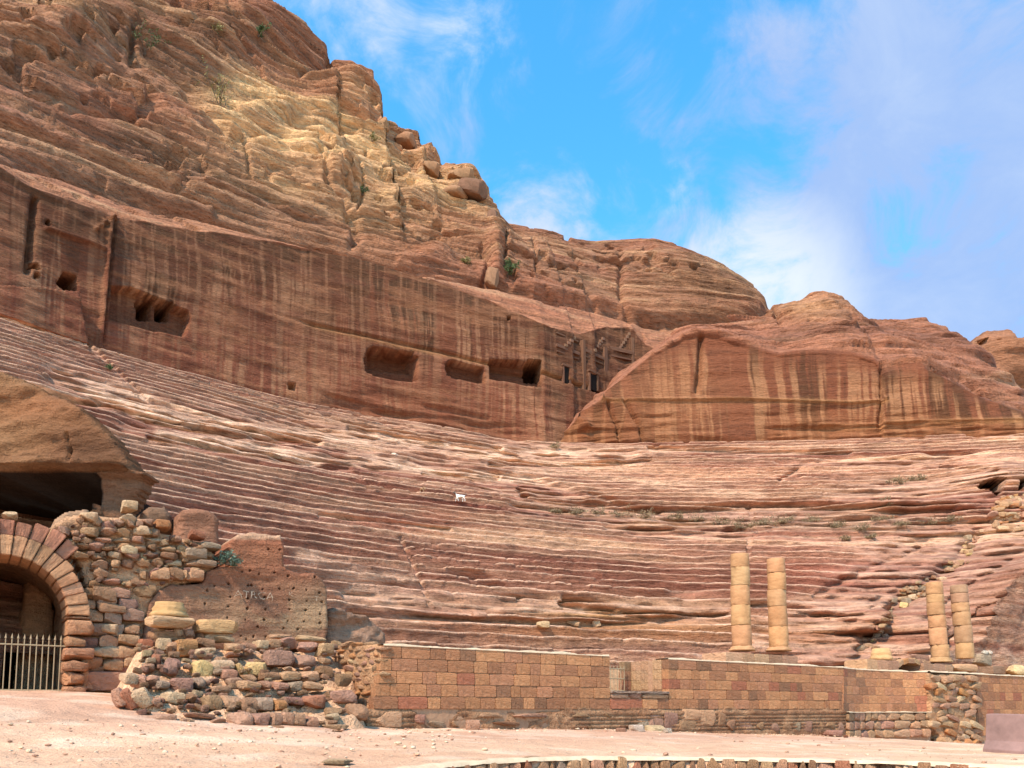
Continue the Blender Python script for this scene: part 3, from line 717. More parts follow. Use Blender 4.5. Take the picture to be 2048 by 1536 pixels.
# ------------------------------------------------------------------ stones
def stone_mesh(name, n, power, amp, seed, cuts, depth):
    """a unit stone: a block rounded a little, then broken along random planes and roughened"""
    r = np.random.default_rng(seed)
    bm = bmesh.new(); bmesh.ops.create_cube(bm, size=2.0)
    bmesh.ops.subdivide_edges(bm, edges=bm.edges[:], cuts=n - 1, use_grid_fill=True)
    P = np.array([v.co[:] for v in bm.verts])
    P = P / ((np.abs(P) ** power).sum(1) ** (1 / power))[:, None]
    for _ in range(cuts):
        nn = r.normal(size=3); nn = np.sign(nn) * np.abs(nn) ** .7; nn /= np.linalg.norm(nn)
        d = (P @ nn).max() * r.uniform(*depth)
        ex = np.maximum(0, P @ nn - d)
        P = P - ex[:, None] * nn[None]
    d = (fbm(P[:, 0] * 1.7 + seed * 3.1, P[:, 1] * 1.7 + seed * 7.7, P[:, 2] * 1.7 + seed, 3) - .5) * 2 * amp
    P = P * (1 + d[:, None])
    lo, hi = P.min(0), P.max(0); P = (P - (lo + hi) / 2) / (hi - lo)
    for v, q_ in zip(bm.verts, P): v.co = q_
    me = bpy.data.meshes.new(name); bm.to_mesh(me); bm.free()
    me.polygons.foreach_set('use_smooth', np.ones(len(me.polygons), bool)); me.materials.append(M_STONE)
    me.set_sharp_from_angle(angle=math.radians(24))
    return me
ASH = [stone_mesh('ashlar', 6, 80, .003, 80 + s, 6, (.955, .995)) for s in range(10)]
BLK = [stone_mesh('block', 6, 14, .03, 20 + s, 9, (.70, .94)) for s in range(10)]
CBL = [stone_mesh('cobble', 6, 5, .06, 40 + s, 14, (.66, .92)) for s in range(12)]
SLB = [stone_mesh('slab', 5, 9, .05, 60 + s, 9, (.70, .93)) for s in range(6)]
KINDS = {'a': ASH, 'b': BLK, 'c': CBL, 's': SLB}
PALT = {'tan': (.50, .325, .205), 'pink': (.47, .285, .205), 'mauve': (.36, .215, .17), 'brown': (.34, .21, .13), 'cream': (.60, .45, .30), 'yellow': (.66, .50, .25),
        'red': (.40, .19, .12), 'grey': (.38, .29, .22), 'orange': (.48, .25, .12), 'dark': (.19, .12, .085), 'white': (.72, .66, .56)}
def jit(c, k=.10):
    f = 1 + random.uniform(-k, k)
    return tuple(max(0.01, v * f * (1 + random.uniform(-.04, .04))) for v in c) + (1.0,)
def rc(names): return jit(PALT[random.choice(names)])
MIX_R = ['tan', 'tan', 'tan', 'pink', 'pink', 'mauve', 'brown', 'cream', 'tan', 'pink']

def put(name, parent, loc, dims, yaw=0, kind='b', col=None, tilt=0, roll=0):
    o = link(name, random.choice(KINDS[kind]), parent, loc=loc)
    o.scale = dims; o.rotation_euler = (tilt, roll, yaw)
    o.color = col or rc(MIX_R)
    return o

def put_px(name, parent, pl, x, y, w, h, depth=.4, proud=0.0, kind='b', col=None, rot=0.0, wob=.03):
    """a stone given by its place and size in the photograph, set into a vertical plane"""
    t0, _ = pl.at(x - w / 2, y); t1, _ = pl.at(x + w / 2, y)
    _, h0 = pl.at(x, y + h / 2); _, h1 = pl.at(x, y - h / 2)
    dims = (t1 - t0, depth, h1 - h0)
    loc = pl.p((t0 + t1) / 2, (h0 + h1) / 2, depth / 2 - proud)
    return put(name, parent, loc, dims, pl.yaw + random.uniform(-wob, wob) * 2, kind, col, random.uniform(-wob, wob) * 2, -rot)

def fill(name, parent, pl, poly, rowh, wr, depth=.4, proud=.1, kind='b', cols=MIX_R, jy=.15, rot=.08, skip=0.0, pv=.08):
    ys__ = [p[1] for p in poly]; xs__ = [p[0] for p in poly]
    y = min(ys__); out = []
    while y < max(ys__):
        rh = random.uniform(*rowh); x = min(xs__) - random.uniform(0, wr[1])
        while x < max(xs__):
            w = random.uniform(*wr); hh_ = rh * random.uniform(.82, 1.02)
            xc, yc = x + w / 2, y + rh / 2 + random.uniform(-jy, jy) * rh
            if in_poly(np.array([xc]), np.array([yc]), poly)[0] and random.random() >= skip:
                out.append(put_px(name, parent, pl, xc, yc, w * .97, hh_, depth, proud + random.uniform(-pv, pv), kind, rc(cols), random.uniform(-rot, rot)))
            x += w
        y += rh
    return out

def slab_rock(name, pl, poly, thick, res, mat, cols, disp=None, parent=None, edge=.15, holes=(), freq=1.0, amp=.12):
    """a rock body whose outline and openings are read off the photograph: real size, own depth, rounded edges, sides and back"""
    pts = np.array([pl.at(*p) for p in poly]); t0, h0 = pts.min(0); t1, h1 = pts.max(0)
    nt_, nh = int((t1 - t0) / res) + 2, int((h1 - h0) / res) + 2
    T, Hh = np.meshgrid(np.linspace(t0, t1, nt_), np.linspace(h0, h1, nh))
    wob_ = .5 * res + .06
    Tn = T + wob_ * (fbm(T * 2.3, Hh * 2.3, 0 * T, 3) - .5) * 2; Hn = Hh + wob_ * (fbm(T * 2.3, Hh * 2.3, 0 * T + 9, 3) - .5) * 2
    P2 = [tuple(p) for p in pts]
    ins = in_poly(Tn, Hn, P2); d = line_dist(Tn, Hn, P2, True)
    D = np.where(d < edge, edge - np.sqrt(np.maximum(0, edge ** 2 - (edge - d) ** 2)), 0) * ins
    D = D - amp * (fbm(T * freq, Hh * freq * 1.6, 0 * T + 4, 4) - .5) * 2
    X = pl.o[0] + pl.e[0] * T; Y = pl.o[1] + pl.e[1] * T
    px, py = proj(X, Y, Hh)
    if disp is not None: D = D + disp(px, py, T, Hh)
    for hp, dep, soft in holes:
        D = D + in_poly(px, py, hp) * np.minimum(1, line_dist(px, py, hp, True) / soft) * dep
    C = cols(px, py, T, Hh)
    X = X - pl.n[0] * D; Y = Y - pl.n[1] * D
    V = np.stack([X, Y, Hh + EYE], -1).reshape(-1, 3)
    Q = grid_quads(nh, nt_)
    fi = ins.ravel()[Q].all(1); Q = Q[fi]
    # boundary edges -> sides reaching back
    E = np.concatenate([Q[:, [0, 1]], Q[:, [1, 2]], Q[:, [2, 3]], Q[:, [3, 0]]]); key = np.sort(E, 1)
    kk = key[:, 0].astype(np.int64) * 10 ** 7 + key[:, 1]
    u, inv, cnt = np.unique(kk, return_inverse=True, return_counts=True)
    BE = E[cnt[inv] == 1]
    used = np.unique(Q); remap = -np.ones(len(V), int); remap[used] = np.arange(len(used))
    V2 = V[used]; C2 = C.reshape(-1, 3)[used]; Q = remap[Q]; BE = remap[BE]
    bv = np.unique(BE); r2 = -np.ones(len(V2), int); r2[bv] = len(V2) + np.arange(len(bv))
    back = V2[bv].copy()
    t_b = (back[:, 0] - pl.o[0]) * pl.n[0] + (back[:, 1] - pl.o[1]) * pl.n[1]
    sh = (thick + t_b)[:, None]
    back[:, :2] -= pl.n[None, :] * sh
    Q2 = np.stack([BE[:, 1], BE[:, 0], r2[BE[:, 0]], r2[BE[:, 1]]], 1)
    me = mesh_np(name, np.concatenate([V2, back]), np.concatenate([Q, Q2]), np.concatenate([C2, C2[bv]]))
    return link(name, me, parent, mat)

def scatter(name, parent, pl, poly, n, size, depth=.3, proud=.08, cols=MIX_R):
    xs__ = [p[0] for p in poly]; ys__ = [p[1] for p in poly]; k = 0
    while k < n:
        x, y = random.uniform(min(xs__), max(xs__)), random.uniform(min(ys__), max(ys__))
        if not in_poly(np.array([x]), np.array([y]), poly)[0]: continue
        w = random.uniform(*size)
        put_px(name, parent, pl, x, y, w, w * random.uniform(.45, .8), depth, proud + random.uniform(-.06, .04), random.choice('bcs'), rc(cols), random.uniform(-.4, .4)); k += 1

def flatc(c, var=.25, f=1.2, fz=2.5):
    c = np.array(c, np.float32)
    def fn(px, py, T, Hh):
        n = fbm(T * f, Hh * fz, 0 * T + 2, 4) - .5
        return (c[None, None] * (1 + 2 * var * n[..., None])).astype(np.float32)
    return fn

def box_mesh(name, t0, t1, b0, b1, h0, h1, parent, mat, pl_=None):
    q = [xy(t0, b0), xy(t1, b0), xy(t1, b1), xy(t0, b1)]
    v = [(x, y, h0 + EYE) for x, y in q] + [(x, y, h1 + EYE) for x, y in q]
    me = bpy.data.meshes.new(name)
    me.from_pydata(v, [], [(3, 2, 1, 0), (4, 5, 6, 7), (0, 1, 5, 4), (1, 2, 6, 5), (2, 3, 7, 6), (3, 0, 4, 7)]); me.update()
    return link(name, me, parent, mat)

M_MORTAR = plain_mat('mortar', (.36, .20, .115), .95, .25, 9, .03)
M_EARTH = rock_mat('earth_core', 4.0, 16.0, (1, 1, 1.4), 0.15, 0.07, tint=(.95, .77, .60))
M_COPING = plain_mat('coping_screed', (.58, .42, .27), .95, .22, 5, .03)

# ------------------------------------------------------------------ the rebuilt stage wall of squared blocks
PW = stage_plane(0)
TOPH = 1.36
CH = TOPH / 5
T1 = PW.at(1690, 1400)[0]; T2 = PW.at(1858, 1400)[0]; T3 = PW.at(1953, 1400)[0]; T4 = T3 + 7.5
TD0, TD1 = PW.at(1220, 1350)[0], PW.at(1337, 1350)[0]
ASHC = [(.56, .325, .18)] * 6 + [(.50, .285, .165)] * 5 + [(.42, .24, .145)] * 4 + [(.62, .37, .205)] * 4 + [(.46, .215, .14)] * 2 + [(.34, .21, .135)] * 2 + [(.53, .305, .19)] * 4
ASHC = [(r * .92, g * .84, b * .82) for r, g, b in ASHC]

def ashlar_run(parent, t0, t1, h_of, c0, c1, lmin=.36, lmax=.72, place=None, light=1.0, depth=.26):
    for c in range(c0, c1):
        t = t0 - (.05 * (4 - c) if t0 == 0 else 0); first = True
        while t < t1 - 1e-3:
            L = random.uniform(lmin, lmax) * (random.choice((.7, 1, 1, 1.1)))
            if first and c % 2: L *= .6
            first = False
            if t1 - t - L < .2: L = t1 - t
            hb, hm = h_of(c), h_of(c + 1)
            col = random.choice(ASHC); k_ = random.uniform(.9, 1.1) * light
            g = .011
            X_, Y_, yw = place(t + L / 2) if place else (*xy(t + L / 2, depth / 2 + random.uniform(-.009, .009)), YAW)
            o = put('ashlar_block', parent, (X_, Y_, (hb + hm) / 2 + EYE), (L - g, depth, hm - hb - g), yw, 'a', tuple(v * k_ for v in col) + (1,))
            t += L
hcourse = lambda c: c * CH

wall = empty('stage_wall', (*xy(T1 / 2, .8), EYE - 1), 'long wall of squared tan and brown blocks with a doorway notch and rubble end', 'wall')
box_mesh('wall_core', 0.02, TD0 - .02, .04, 2.75, -1.6, TOPH - .01, wall, M_MORTAR)
box_mesh('wall_core', TD1 + .03, T1, .04, 1.6, -1.6, TOPH - .01, wall, M_MORTAR)
HSILL = PW.at(1275, 1386)[1]
box_mesh('wall_core', TD0 - .02, TD1 + .03, .04, 1.5, -1.6, HSILL - .03, wall, M_MORTAR)
ashlar_run(wall, 0, TD0, hcourse, 0, 5)
ashlar_run(wall, TD1, T1, hcourse, 0, 5)
cs_ = int(HSILL / CH)
ashlar_run(wall, TD0, TD1, hcourse, 0, cs_)
for (fa, fb) in ((0, .3), (.3, .52), (.52, 1)):
    L = (fb - fa) * (TD1 - TD0)
    put('ashlar_block', wall, (*xy(TD0 + fa * (TD1 - TD0) + L / 2, .12), (cs_ * CH + HSILL) / 2 + EYE), (L - .01, .3, HSILL - cs_ * CH - .01), YAW, 'b', rc(['tan', 'pink']))
put('sill', wall, (*xy((TD0 + TD1) / 2, .2), HSILL + .02 + EYE), (TD1 - TD0 - .02, .5, .06), YAW, 'a', jit((.68, .52, .42)))
# reveals and back of the doorway notch
PR = Plane(xy(TD1, 0), B2)            # right-hand reveal, seen face on
for c in range(5):
    hb, hm = max(HSILL + .06, c * CH), (c + 1) * CH
    if hm - hb < .05: continue
    for (b0, b1, dt) in ((.27, .62, 0), (.62, .82, .08), (.82, 1.12, .02), (1.12, 1.5, .02)):
        put('ashlar_block', wall, (*xy(TD1 + .13 + dt, (b0 + b1) / 2), (hb + hm) / 2 + EYE), (.26, b1 - b0 - .006, hm - hb - .006), YAW, 'a', jit((.52, .34, .215)))
    pb = stage_plane(1.5); ta0, ta1, ta2 = pb.at(1249, 1350)[0], pb.at(1262, 1350)[0], TD1 + .1
    for (ta, tb_) in ((ta0, ta1), (ta1, ta2)):
        put('ashlar_block', wall, (*xy((ta + tb_) / 2, 1.62), (hb + hm) / 2 + EYE), (tb_ - ta - .006, .24, hm - hb - .006), YAW, 'a', jit(random.choice([(.43, .27, .17), (.40, .21, .14), (.38, .28, .16)])))
wgate = empty('small_gate', (*xy(TD0 + 1.3, 1.45), HSILL + EYE), 'small pale metal bar gate inside the doorway notch of the block wall', 'gate')
M_METAL = plain_mat('gate_paint', (.34, .25, .15), .55, .15, 20, .004)
def bar(name, p0, p1, r, mat, parent, n=6):
    p0, p1 = Vector(p0), Vector(p1); d = (p1 - p0); q_ = d.to_track_quat('Z', 'Y')
    bm = bmesh.new(); bmesh.ops.create_cone(bm, cap_ends=True, segments=n, radius1=r, radius2=r, depth=d.length)
    for v in bm.verts: v.co = q_ @ v.co + (p0 + p1) / 2
    me = bpy.data.meshes.new(name); bm.to_mesh(me); bm.free()
    return link(name, me, parent, mat)
GP2 = stage_plane(1.42); tg0, tg1 = GP2.at(1219, 1350)[0], GP2.at(1249, 1350)[0]; HG1 = GP2.at(1235, 1332)[1]
for i in range(5):
    X_, Y_ = xy(tg0 + .03 + i * (tg1 - tg0 - .04) / 4, 1.42)
    bar('gate_bar', (X_, Y_, HSILL + .02 + EYE), (X_, Y_, HG1 + EYE), .012, M_METAL, wgate)
for hh_ in (.9, .55, .12):
    bar('rail', (*xy(tg0, 1.42), HSILL + hh_ * (HG1 - HSILL) + EYE), (*xy(tg1, 1.42), HSILL + hh_ * (HG1 - HSILL) + EYE), .016, M_METAL, wgate)
def coping(name, parent, pts, w, h0, th):
    """a ragged strip of screed along a line on the wall top"""
    ts = np.linspace(0, 1, 140); P = np.array(pts, float); seg = np.linspace(0, 1, len(P))
    L = np.stack([np.interp(ts, seg, P[:, 0]), np.interp(ts, seg, P[:, 1])], 1)
    dv = np.gradient(L, axis=0); dv /= np.hypot(dv[:, 0], dv[:, 1])[:, None]; nv = np.stack([-dv[:, 1], dv[:, 0]], 1)
    n = fbm(ts * 25, 0 * ts, 3 + 0 * ts, 3)
    prof_ = [(-.02, 0), (-.01, .7), (.03, 1), (.5, 1.15), (.97, 1), (1, 0)]
    rows = [np.concatenate([L + nv * (w * a + .02 * (n[:, None] - .5)), (h0 + EYE + th * b * (.15 + 1.5 * n))[:, None]], 1) for a, b in prof_]
    me = mesh_np(name, np.stack(rows), grid_quads(len(prof_), 140), smooth=True)
    return link(name, me, parent, M_COPING)
coping('coping', wall, [xy(.01, 0), xy(TD0 - .02, 0)], .5, TOPH - .01, .05)
coping('coping', wall, [xy(TD1 + .0, 0), xy(T1, 0)], .5, TOPH - .01, .05)

# rough footing below the courses
def foot_col(px, py, T, Hh):
    C = flatc((.33, .195, .125), .35, 1.4, 4)(px, py, T, Hh)
    mixc(C, (.46, .31, .21), .6 * sst(.5, .62, fbm(T * 1.1, Hh * 3, 0 * T + 7, 3)))
    return C
def foot_disp(px, py, T, Hh):
    blk = sst(.47, .53, fbm(T * .5, 0 * T, 0 * T + 3, 2))
    return .16 * (fbm(T * 3, Hh * 5, 0 * T, 4)) * (.35 + .65 * blk) - .05 + .05 * np.exp(-((np.abs(Hh + .02)) / .025) ** 2) + .04 * (np.abs(((Hh / .11) % 1) - .5) < .1) * (1 - blk)
slab_rock('footing', Plane(xy(0, .0), A2), [(733, 1416), (1692, 1416), (1692, 1500), (733, 1490)], 1.2, .035, M_EARTH, foot_col, foot_disp, wall, .06, amp=.05)
for (x, y, w, h, kd, c) in [(1283, 1447, 30, 46, 'c', 'grey'), (1310, 1443, 30, 52, 'b', 'mauve'), (1341, 1445, 28, 44, 'b', 'mauve'), (1378, 1430, 44, 26, 'b', 'tan'), (1376, 1450, 40, 18, 'b', 'brown'), (1415, 1436, 34, 34, 'b', 'tan'), (1441, 1438, 18, 32, 'b', 'brown'),
                           (1462, 1450, 22, 24, 'c', 'brown'), (1488, 1450, 34, 26, 'c', 'mauve'), (1520, 1452, 20, 18, 'c', 'brown'), (1548, 1455, 22, 18, 'c', 'mauve'), (1572, 1455, 24, 18, 'c', 'brown'), (1594, 1454, 20, 22, 'c', 'grey'), (1616, 1453, 26, 24, 'c', 'mauve'), (1640, 1453, 18, 24, 'c', 'brown'), (1660, 1454, 18, 22, 'c', 'brown'), (1680, 1455, 16, 22, 'c', 'mauve'),
                           (775, 1440, 58, 34, 's', 'tan'), (843, 1438, 26, 20, 'c', 'mauve'), (872, 1449, 34, 16, 's', 'grey'), (912, 1448, 16, 12, 'c', 'tan'), (1215, 1432, 24, 14, 'c', 'brown'), (980, 1430, 60, 9, 's', 'tan'), (1060, 1431, 70, 8, 's', 'pink'), (1010, 1447, 60, 10, 's', 'brown'), (1160, 1430, 50, 9, 's', 'tan')]:
    put_px('footing_stone', wall, PW, x, y, w, h, .4, .06, kd, rc([c]))

# the rubble end of the wall, turned to the left
PE = Plane(xy(-.02, 2.85), -B2)
PE.n = -A2.copy() if (-A2 @ (-np.array(xy(0, 1)))) > 0 else A2.copy()
PE.e = np.array([-PE.n[1], PE.n[0]]) if True else PE.e
PE.yaw = math.atan2(PE.e[1], PE.e[0])
end_poly = [(672, 1290), (700, 1283), (764, 1292), (758, 1345), (752, 1400), (745, 1440), (735, 1440), (722, 1415), (700, 1372), (684, 1330)]
slab_rock('rubble_core', PE, end_poly, .25, .05, M_EARTH, flatc((.47, .30, .19), .3), None, wall, .06, amp=.08)
fill('rubble_stone', wall, PE, end_poly, (11, 16), (12, 24), .3, .06, 'c', ['tan', 'tan', 'pink', 'cream', 'orange', 'brown'], skip=.05, pv=.03)

# curved stretch between the long wall and the rubble pier
pA = np.array(xy(T1, 0)); pB = np.array(xy(T2, 0)); ch = np.hypot(*(pB - pA)); SAG = .42
RAD = (ch * ch / 4 + SAG * SAG) / (2 * SAG); mid = (pA + pB) / 2; cen = mid - B2 * (RAD - SAG)
a0 = math.atan2(pA[1] - cen[1], pA[0] - cen[0]); a1 = math.atan2(pB[1] - cen[1], pB[0] - cen[0])
ARC = RAD * abs(a0 - a1)
def arc_place(off):
    def f(t):
        a = a0 + (a1 - a0) * t / ARC
        return cen[0] + (RAD + off) * math.cos(a), cen[1] + (RAD + off) * math.sin(a), a - math.pi / 2
    return f
cwall = empty('curved_wall', (*mid, EYE - 1), 'shallow curved recess of light squared blocks between long wall and rubble pier', 'wall')
hc2 = lambda c: -.10 + c * (TOPH + .10) / 5
ashlar_run(cwall, 0.0, ARC, hc2, 0, 5, .42, .8, arc_place(.13), 1.12)
def arc_strip(name, off0, off1, h0, h1, parent, mat, n=30):
    V = []
    for (o_, h_) in ((off0, h0), (off0, h1), (off1, h1), (off1, h0)):
        f = arc_place(o_)
        V.append([(f(ARC * i / n)[0], f(ARC * i / n)[1], h_ + EYE) for i in range(n + 1)])
    return link(name, mesh_np(name, np.array(V), grid_quads(4, n + 1), smooth=False), parent, mat)
arc_strip('wall_core', .02, 1.2, -2, TOPH - .02, cwall, M_MORTAR)
fcop = [arc_place(0)(ARC * i / 12)[:2] for i in range(13)]
coping('coping', cwall, fcop, .5, TOPH - .02, .05)
for r_ in range(3):
    t = 0; hb = -.10 - .30 * (r_ + 1)
    while t < ARC - .1:
        L = min(random.uniform(.4, .85), ARC - t)
        X_, Y_, yw = arc_place(.06)(t + L / 2)
        put('footing_stone', cwall, (X_, Y_, hb + .15 + EYE), (L - .02, .35, .29), yw, 'b', rc(['tan', 'pink', 'tan', 'brown']))
        t += L
coping('ledge', cwall, [arc_place(-.12)(ARC * i / 12)[:2] for i in range(13)], .2, -.12, .03)

# rubble pier and the wall at the right edge
pier = empty('rubble_pier', (*xy((T2 + T3) / 2, 0), EYE - 1.3), 'rough rubble core of small stones between curved wall and right-hand block wall', 'wall')
PP = stage_plane(-.12)
pier_poly = [(1858, 1346), (1950, 1351), (1955, 1420), (1958, 1500), (1885, 1498), (1878, 1470), (1862, 1440)]
slab_rock('rubble_core', PP, pier_poly, 1.4, .05, M_EARTH, flatc((.50, .32, .205), .25), None, pier, .12, amp=.12)
fill('rubble_stone', pier, PP, [(1858, 1350), (1952, 1353), (1954, 1420), (1956, 1490), (1890, 1490), (1880, 1470), (1864, 1440)], (10, 15), (13, 26), .4, .10, 'b', ['tan', 'tan', 'orange', 'pink', 'cream', 'tan'], skip=.08, rot=.25, pv=.07)
for (x, y, w, h) in [(1887, 1485, 18, 22), (1906, 1487, 20, 18), (1927, 1488, 20, 22), (1944, 1488, 14, 20)]:
    put_px('rubble_stone', pier, PP, x, y, w, h, .5, .25, 'c', rc(['tan', 'orange']))
coping('coping', pier, [xy(T2, -.1), xy(T3, -.1)], .7, TOPH - .02, .06)
rwall = empty('end_wall', (*xy(T3 + 2, .5), EYE - 1.4), 'stretch of squared brown blocks at the right edge behind the concrete barrier', 'wall')
box_mesh('wall_core', T3, T4, .0, 1.4, -2, TOPH - .02, rwall, M_MORTAR)
hc3 = lambda c: -.35 + c * (TOPH + .35) / 5
ashlar_run(rwall, T3 + .01, T4, hc3, -2, 5, .4, .75, lambda t: (*xy(t, .1), YAW), .95)
coping('coping', rwall, [xy(T3, -.05), xy(T4, -.05)], .7, TOPH - .02, .06)

# the stage platform behind the wall
def platform():
    t = np.linspace(.15, T4 + 6, 90); b = np.concatenate([[1.55], np.linspace(1.6, 14, 24)])
    T, B = np.meshgrid(t, b)
    h = TOPH - .10 + .12 * (fbm(T * .8, B * .8, 0 * T, 3) - .5) + .02 * B
    h = np.where((T > TD0 - .1) & (T < TD1 + 2.6) & (B < 4.5), np.minimum(h, .3 + np.maximum(0, B - 1.8) * .3), h)
    h[0] = -1.8
    X, Y = xy(T, B)
    me = mesh_np('stage_platform', np.stack([X, Y, h + EYE], -1), grid_quads(*T.shape), flatc((.50, .34, .22))(0, 0, T, B))
    tag(link('stage_platform', me, mat=M_EARTH), kind='structure')
platform()

# ------------------------------------------------------------------ columns
def drum_mesh(name, r0, r1, h, seed, prof_=None, n=36, rough=.02):
    """a weathered drum or moulded base turned round the z axis"""
    prof_ = prof_ or [(r0 * .985, 0), (r0, .008), (r0 * .998, h * .3), ((r0 + r1) / 2, h * .55), (r1 * 1.0, h - .008), (r1 * .985, h)]
    V = [(0, 0, prof_[0][1])]; rows = []
    ang = np.linspace(0, 2 * math.pi, n, endpoint=False)
    P = []
    for r, z in prof_:
        rr_ = r * (1 + rough * 2 * (fbm(np.cos(ang) * 2 + seed, np.sin(ang) * 2 + seed * 2, z * 3 + 0 * ang, 3) - .5))
        chip = sst(.60, .72, vn(np.cos(ang) * 3 + seed * 5, np.sin(ang) * 3, z * 6 + seed + 0 * ang)) * .07 * r * (1.0 if z < .05 or z > h - .05 else .25)
        P.append(np.stack([(rr_ - chip) * np.cos(ang), (rr_ - chip) * np.sin(ang), np.full(n, z)], -1))
    P = np.array(P); k = len(P)
    i = np.arange(k - 1)[:, None] * n + np.arange(n)[None]; j = np.arange(k - 1)[:, None] * n + (np.arange(n)[None] + 1) % n
    Q = np.stack([i, j, j + n, i + n], -1).reshape(-1, 4)
    me = bpy.data.meshes.new(name)
    vv = [tuple(p) for p in P.reshape(-1, 3)]; base = list(range(n))[::-1]; top = [(k - 1) * n + q_ for q_ in range(n)]
    me.from_pydata(vv, [], [tuple(q_) for q_ in Q.tolist()] + [base, top])
    me.polygons.foreach_set('use_smooth', np.array([True] * len(Q) + [False, False])); me.update(); me.materials.append(M_COLUMN)
    return me
PC = stage_plane(1.0)
def column(x, ybase, ytop, width, joints, label, cols, base_h, lean=0):
    t, hb = PC.at(x, ybase); _, htop = PC.at(x, ytop)
    X_, Y_ = xy(t, 1.0); dist = Y_ * cp + hb * sp
    rad = width * dist / F / 2
    c = empty('column', (X_, Y_, hb + EYE), label, 'column', 'sandstone columns on the stage')
    zs = [hb] + [PC.at(x, yj)[1] for yj in joints] + [htop]
    for i in range(len(zs) - 1):
        f0, f1 = i / (len(zs) - 1), (i + 1) / (len(zs) - 1)
        me = drum_mesh('drum', rad * (1.03 - .07 * f0), rad * (1.03 - .07 * f1), zs[i + 1] - zs[i] - random.uniform(.003, .014), x * .01 + i * 1.7)
        o = link('drum', me, c, loc=(X_ + random.uniform(-.018, .018) + lean * (zs[i] - hb), Y_, zs[i] + EYE))
        o.rotation_euler[2] = random.uniform(0, 6); o.color = jit(random.choice(cols), .06)
    if base_h > 0:
        p = [(rad * 1.35, -base_h), (rad * 1.42, -base_h * .8), (rad * 1.34, -base_h * .6), (rad * 1.18, -base_h * .5), (rad * 1.22, -base_h * .25), (rad * 1.1, -.02), (rad, 0)]
        o = link('column_base', drum_mesh('column_base', 0, 0, 9, x, p), c, loc=(X_, Y_, hb + EYE)); o.color = jit((.56, .38, .23), .05)
    return c, X_, Y_, hb, rad
CC = [(.54, .345, .20), (.56, .375, .225), (.49, .30, .17), (.57, .37, .21)]
CC4 = [(.52, .335, .20), (.44, .31, .22), (.54, .36, .21), (.46, .31, .205)]
cA = column(1484, 1292, 1109, 38, [1251, 1211, 1172, 1136], 'tallest column, leftmost of the four, five golden drums on a worn base', CC, .16)
cB = column(1557, 1294, 1119, 37, [1254, 1214, 1181, 1147], 'second column from left, slightly shorter than its neighbour on the shared plinth', CC, .14)
cC = column(1880, 1315, 1166, 33, [1290, 1256, 1231, 1207, 1190], 'third column from left, standing beside the small dark arch', CC, .2, -.035)
cD = column(1930, 1317, 1172, 33, [1286, 1252, 1225, 1207, 1188], 'rightmost column with grey patches, resting on a broken slab', CC4, 0, -.04)
def plinth(label, x0, x1, y0, y1, b0, b1, n, cat='plinth'):
    pl = stage_plane(b0); t0, h0 = pl.at(x0, y1); t1, h1 = pl.at(x1, y0)
    _, hlow = pl.at((x0 + x1) / 2, y1); _, hup = pl.at((x0 + x1) / 2, y0); hlow = min(hlow, TOPH - .15)
    e = empty('plinth', (*xy((t0 + t1) / 2, (b0 + b1) / 2), hlow + EYE), label, cat)
    w = np.sort(np.concatenate([[0, 1], (np.arange(1, n) + rng.uniform(-.2, .2, n - 1)) / n]))
    for a_, b_ in zip(w[:-1], w[1:]):
        ta, tb_ = t0 + (t1 - t0) * a_, t0 + (t1 - t0) * b_
        put('plinth_block', e, (*xy((ta + tb_) / 2, (b0 + b1) / 2), (hlow + hup) / 2 + EYE), (tb_ - ta - .008, b1 - b0, hup - hlow), YAW, 'a', jit(random.choice([(.44, .28, .18), (.40, .25, .165), (.36, .23, .155), (.50, .33, .21)])))
plinth('low block plinth carrying the two tallest columns', 1452, 1596, 1308, 1336, .55, 1.5, 5)
plinth('block plinth under the moulded stub left of the small arch', 1735, 1797, 1320, 1342, .6, 1.5, 3)
plinth('block plinth under the third column right of the small arch', 1848, 1906, 1328, 1350, .6, 1.5, 3)
# moulded stub of a column base
t, h = PC.at(1763, 1321); X_, Y_ = xy(t, 1.0); r_ = 21 * (Y_ * cp) / F
o = link('column_stub', drum_mesh('column_stub', 0, 0, .42, 3.3, [(r_ * 1.02, 0), (r_ * 1.05, .08), (r_ * .98, .14), (r_ * .88, .19), (r_ * .95, .25), (r_ * .86, .31), (r_ * .82, .33), (r_ * .8, .44)]), loc=(X_, Y_, h + EYE))
o.color = jit((.64, .49, .28), .03); tag(o, 'pale moulded column base stub with no shaft left of the small arch', 'column base')
# small arch peeping above the wall
PA = stage_plane(.75)
arch2 = empty('small_arch', (*xy(PA.at(1821, 1340)[0], .75), TOPH + EYE - .2), 'low segmental stone arch over a dark opening on the right wall top', 'arch')
ACX, ACY, ARX, ARY = 1821, 1344, 30, 19
for i in range(9):
    a = math.radians(170 - i * 20); x, y = ACX + (ARX + 3) * math.cos(a), ACY - (ARY + 3) * math.sin(a)
    put_px('voussoir', arch2, PA, x, y, 12, 9, .5, .05, 'a', rc(['tan', 'pink', 'orange']), -(math.pi / 2 - a) * .75, 0)
slab_rock('arch_wall', stage_plane(.9), [(1780, 1316), (1862, 1320), (1862, 1352), (1848, 1352)] + [(ACX + ARX * math.cos(math.radians(d)), ACY - ARY * math.sin(math.radians(d))) for d in range(0, 181, 15)] + [(1794, 1352), (1780, 1352)], 1.2, .04, M_EARTH, flatc((.46, .29, .20)), None, arch2, .04, amp=.05)
slab_rock('arch_back', stage_plane(2.15), [(1770, 1315), (1868, 1320), (1868, 1352), (1770, 1350)], .3, .06, M_EARTH, flatc((.014, .010, .008)), None, arch2, .05)  # near-black sheet: the shade under the arch is put into its colour
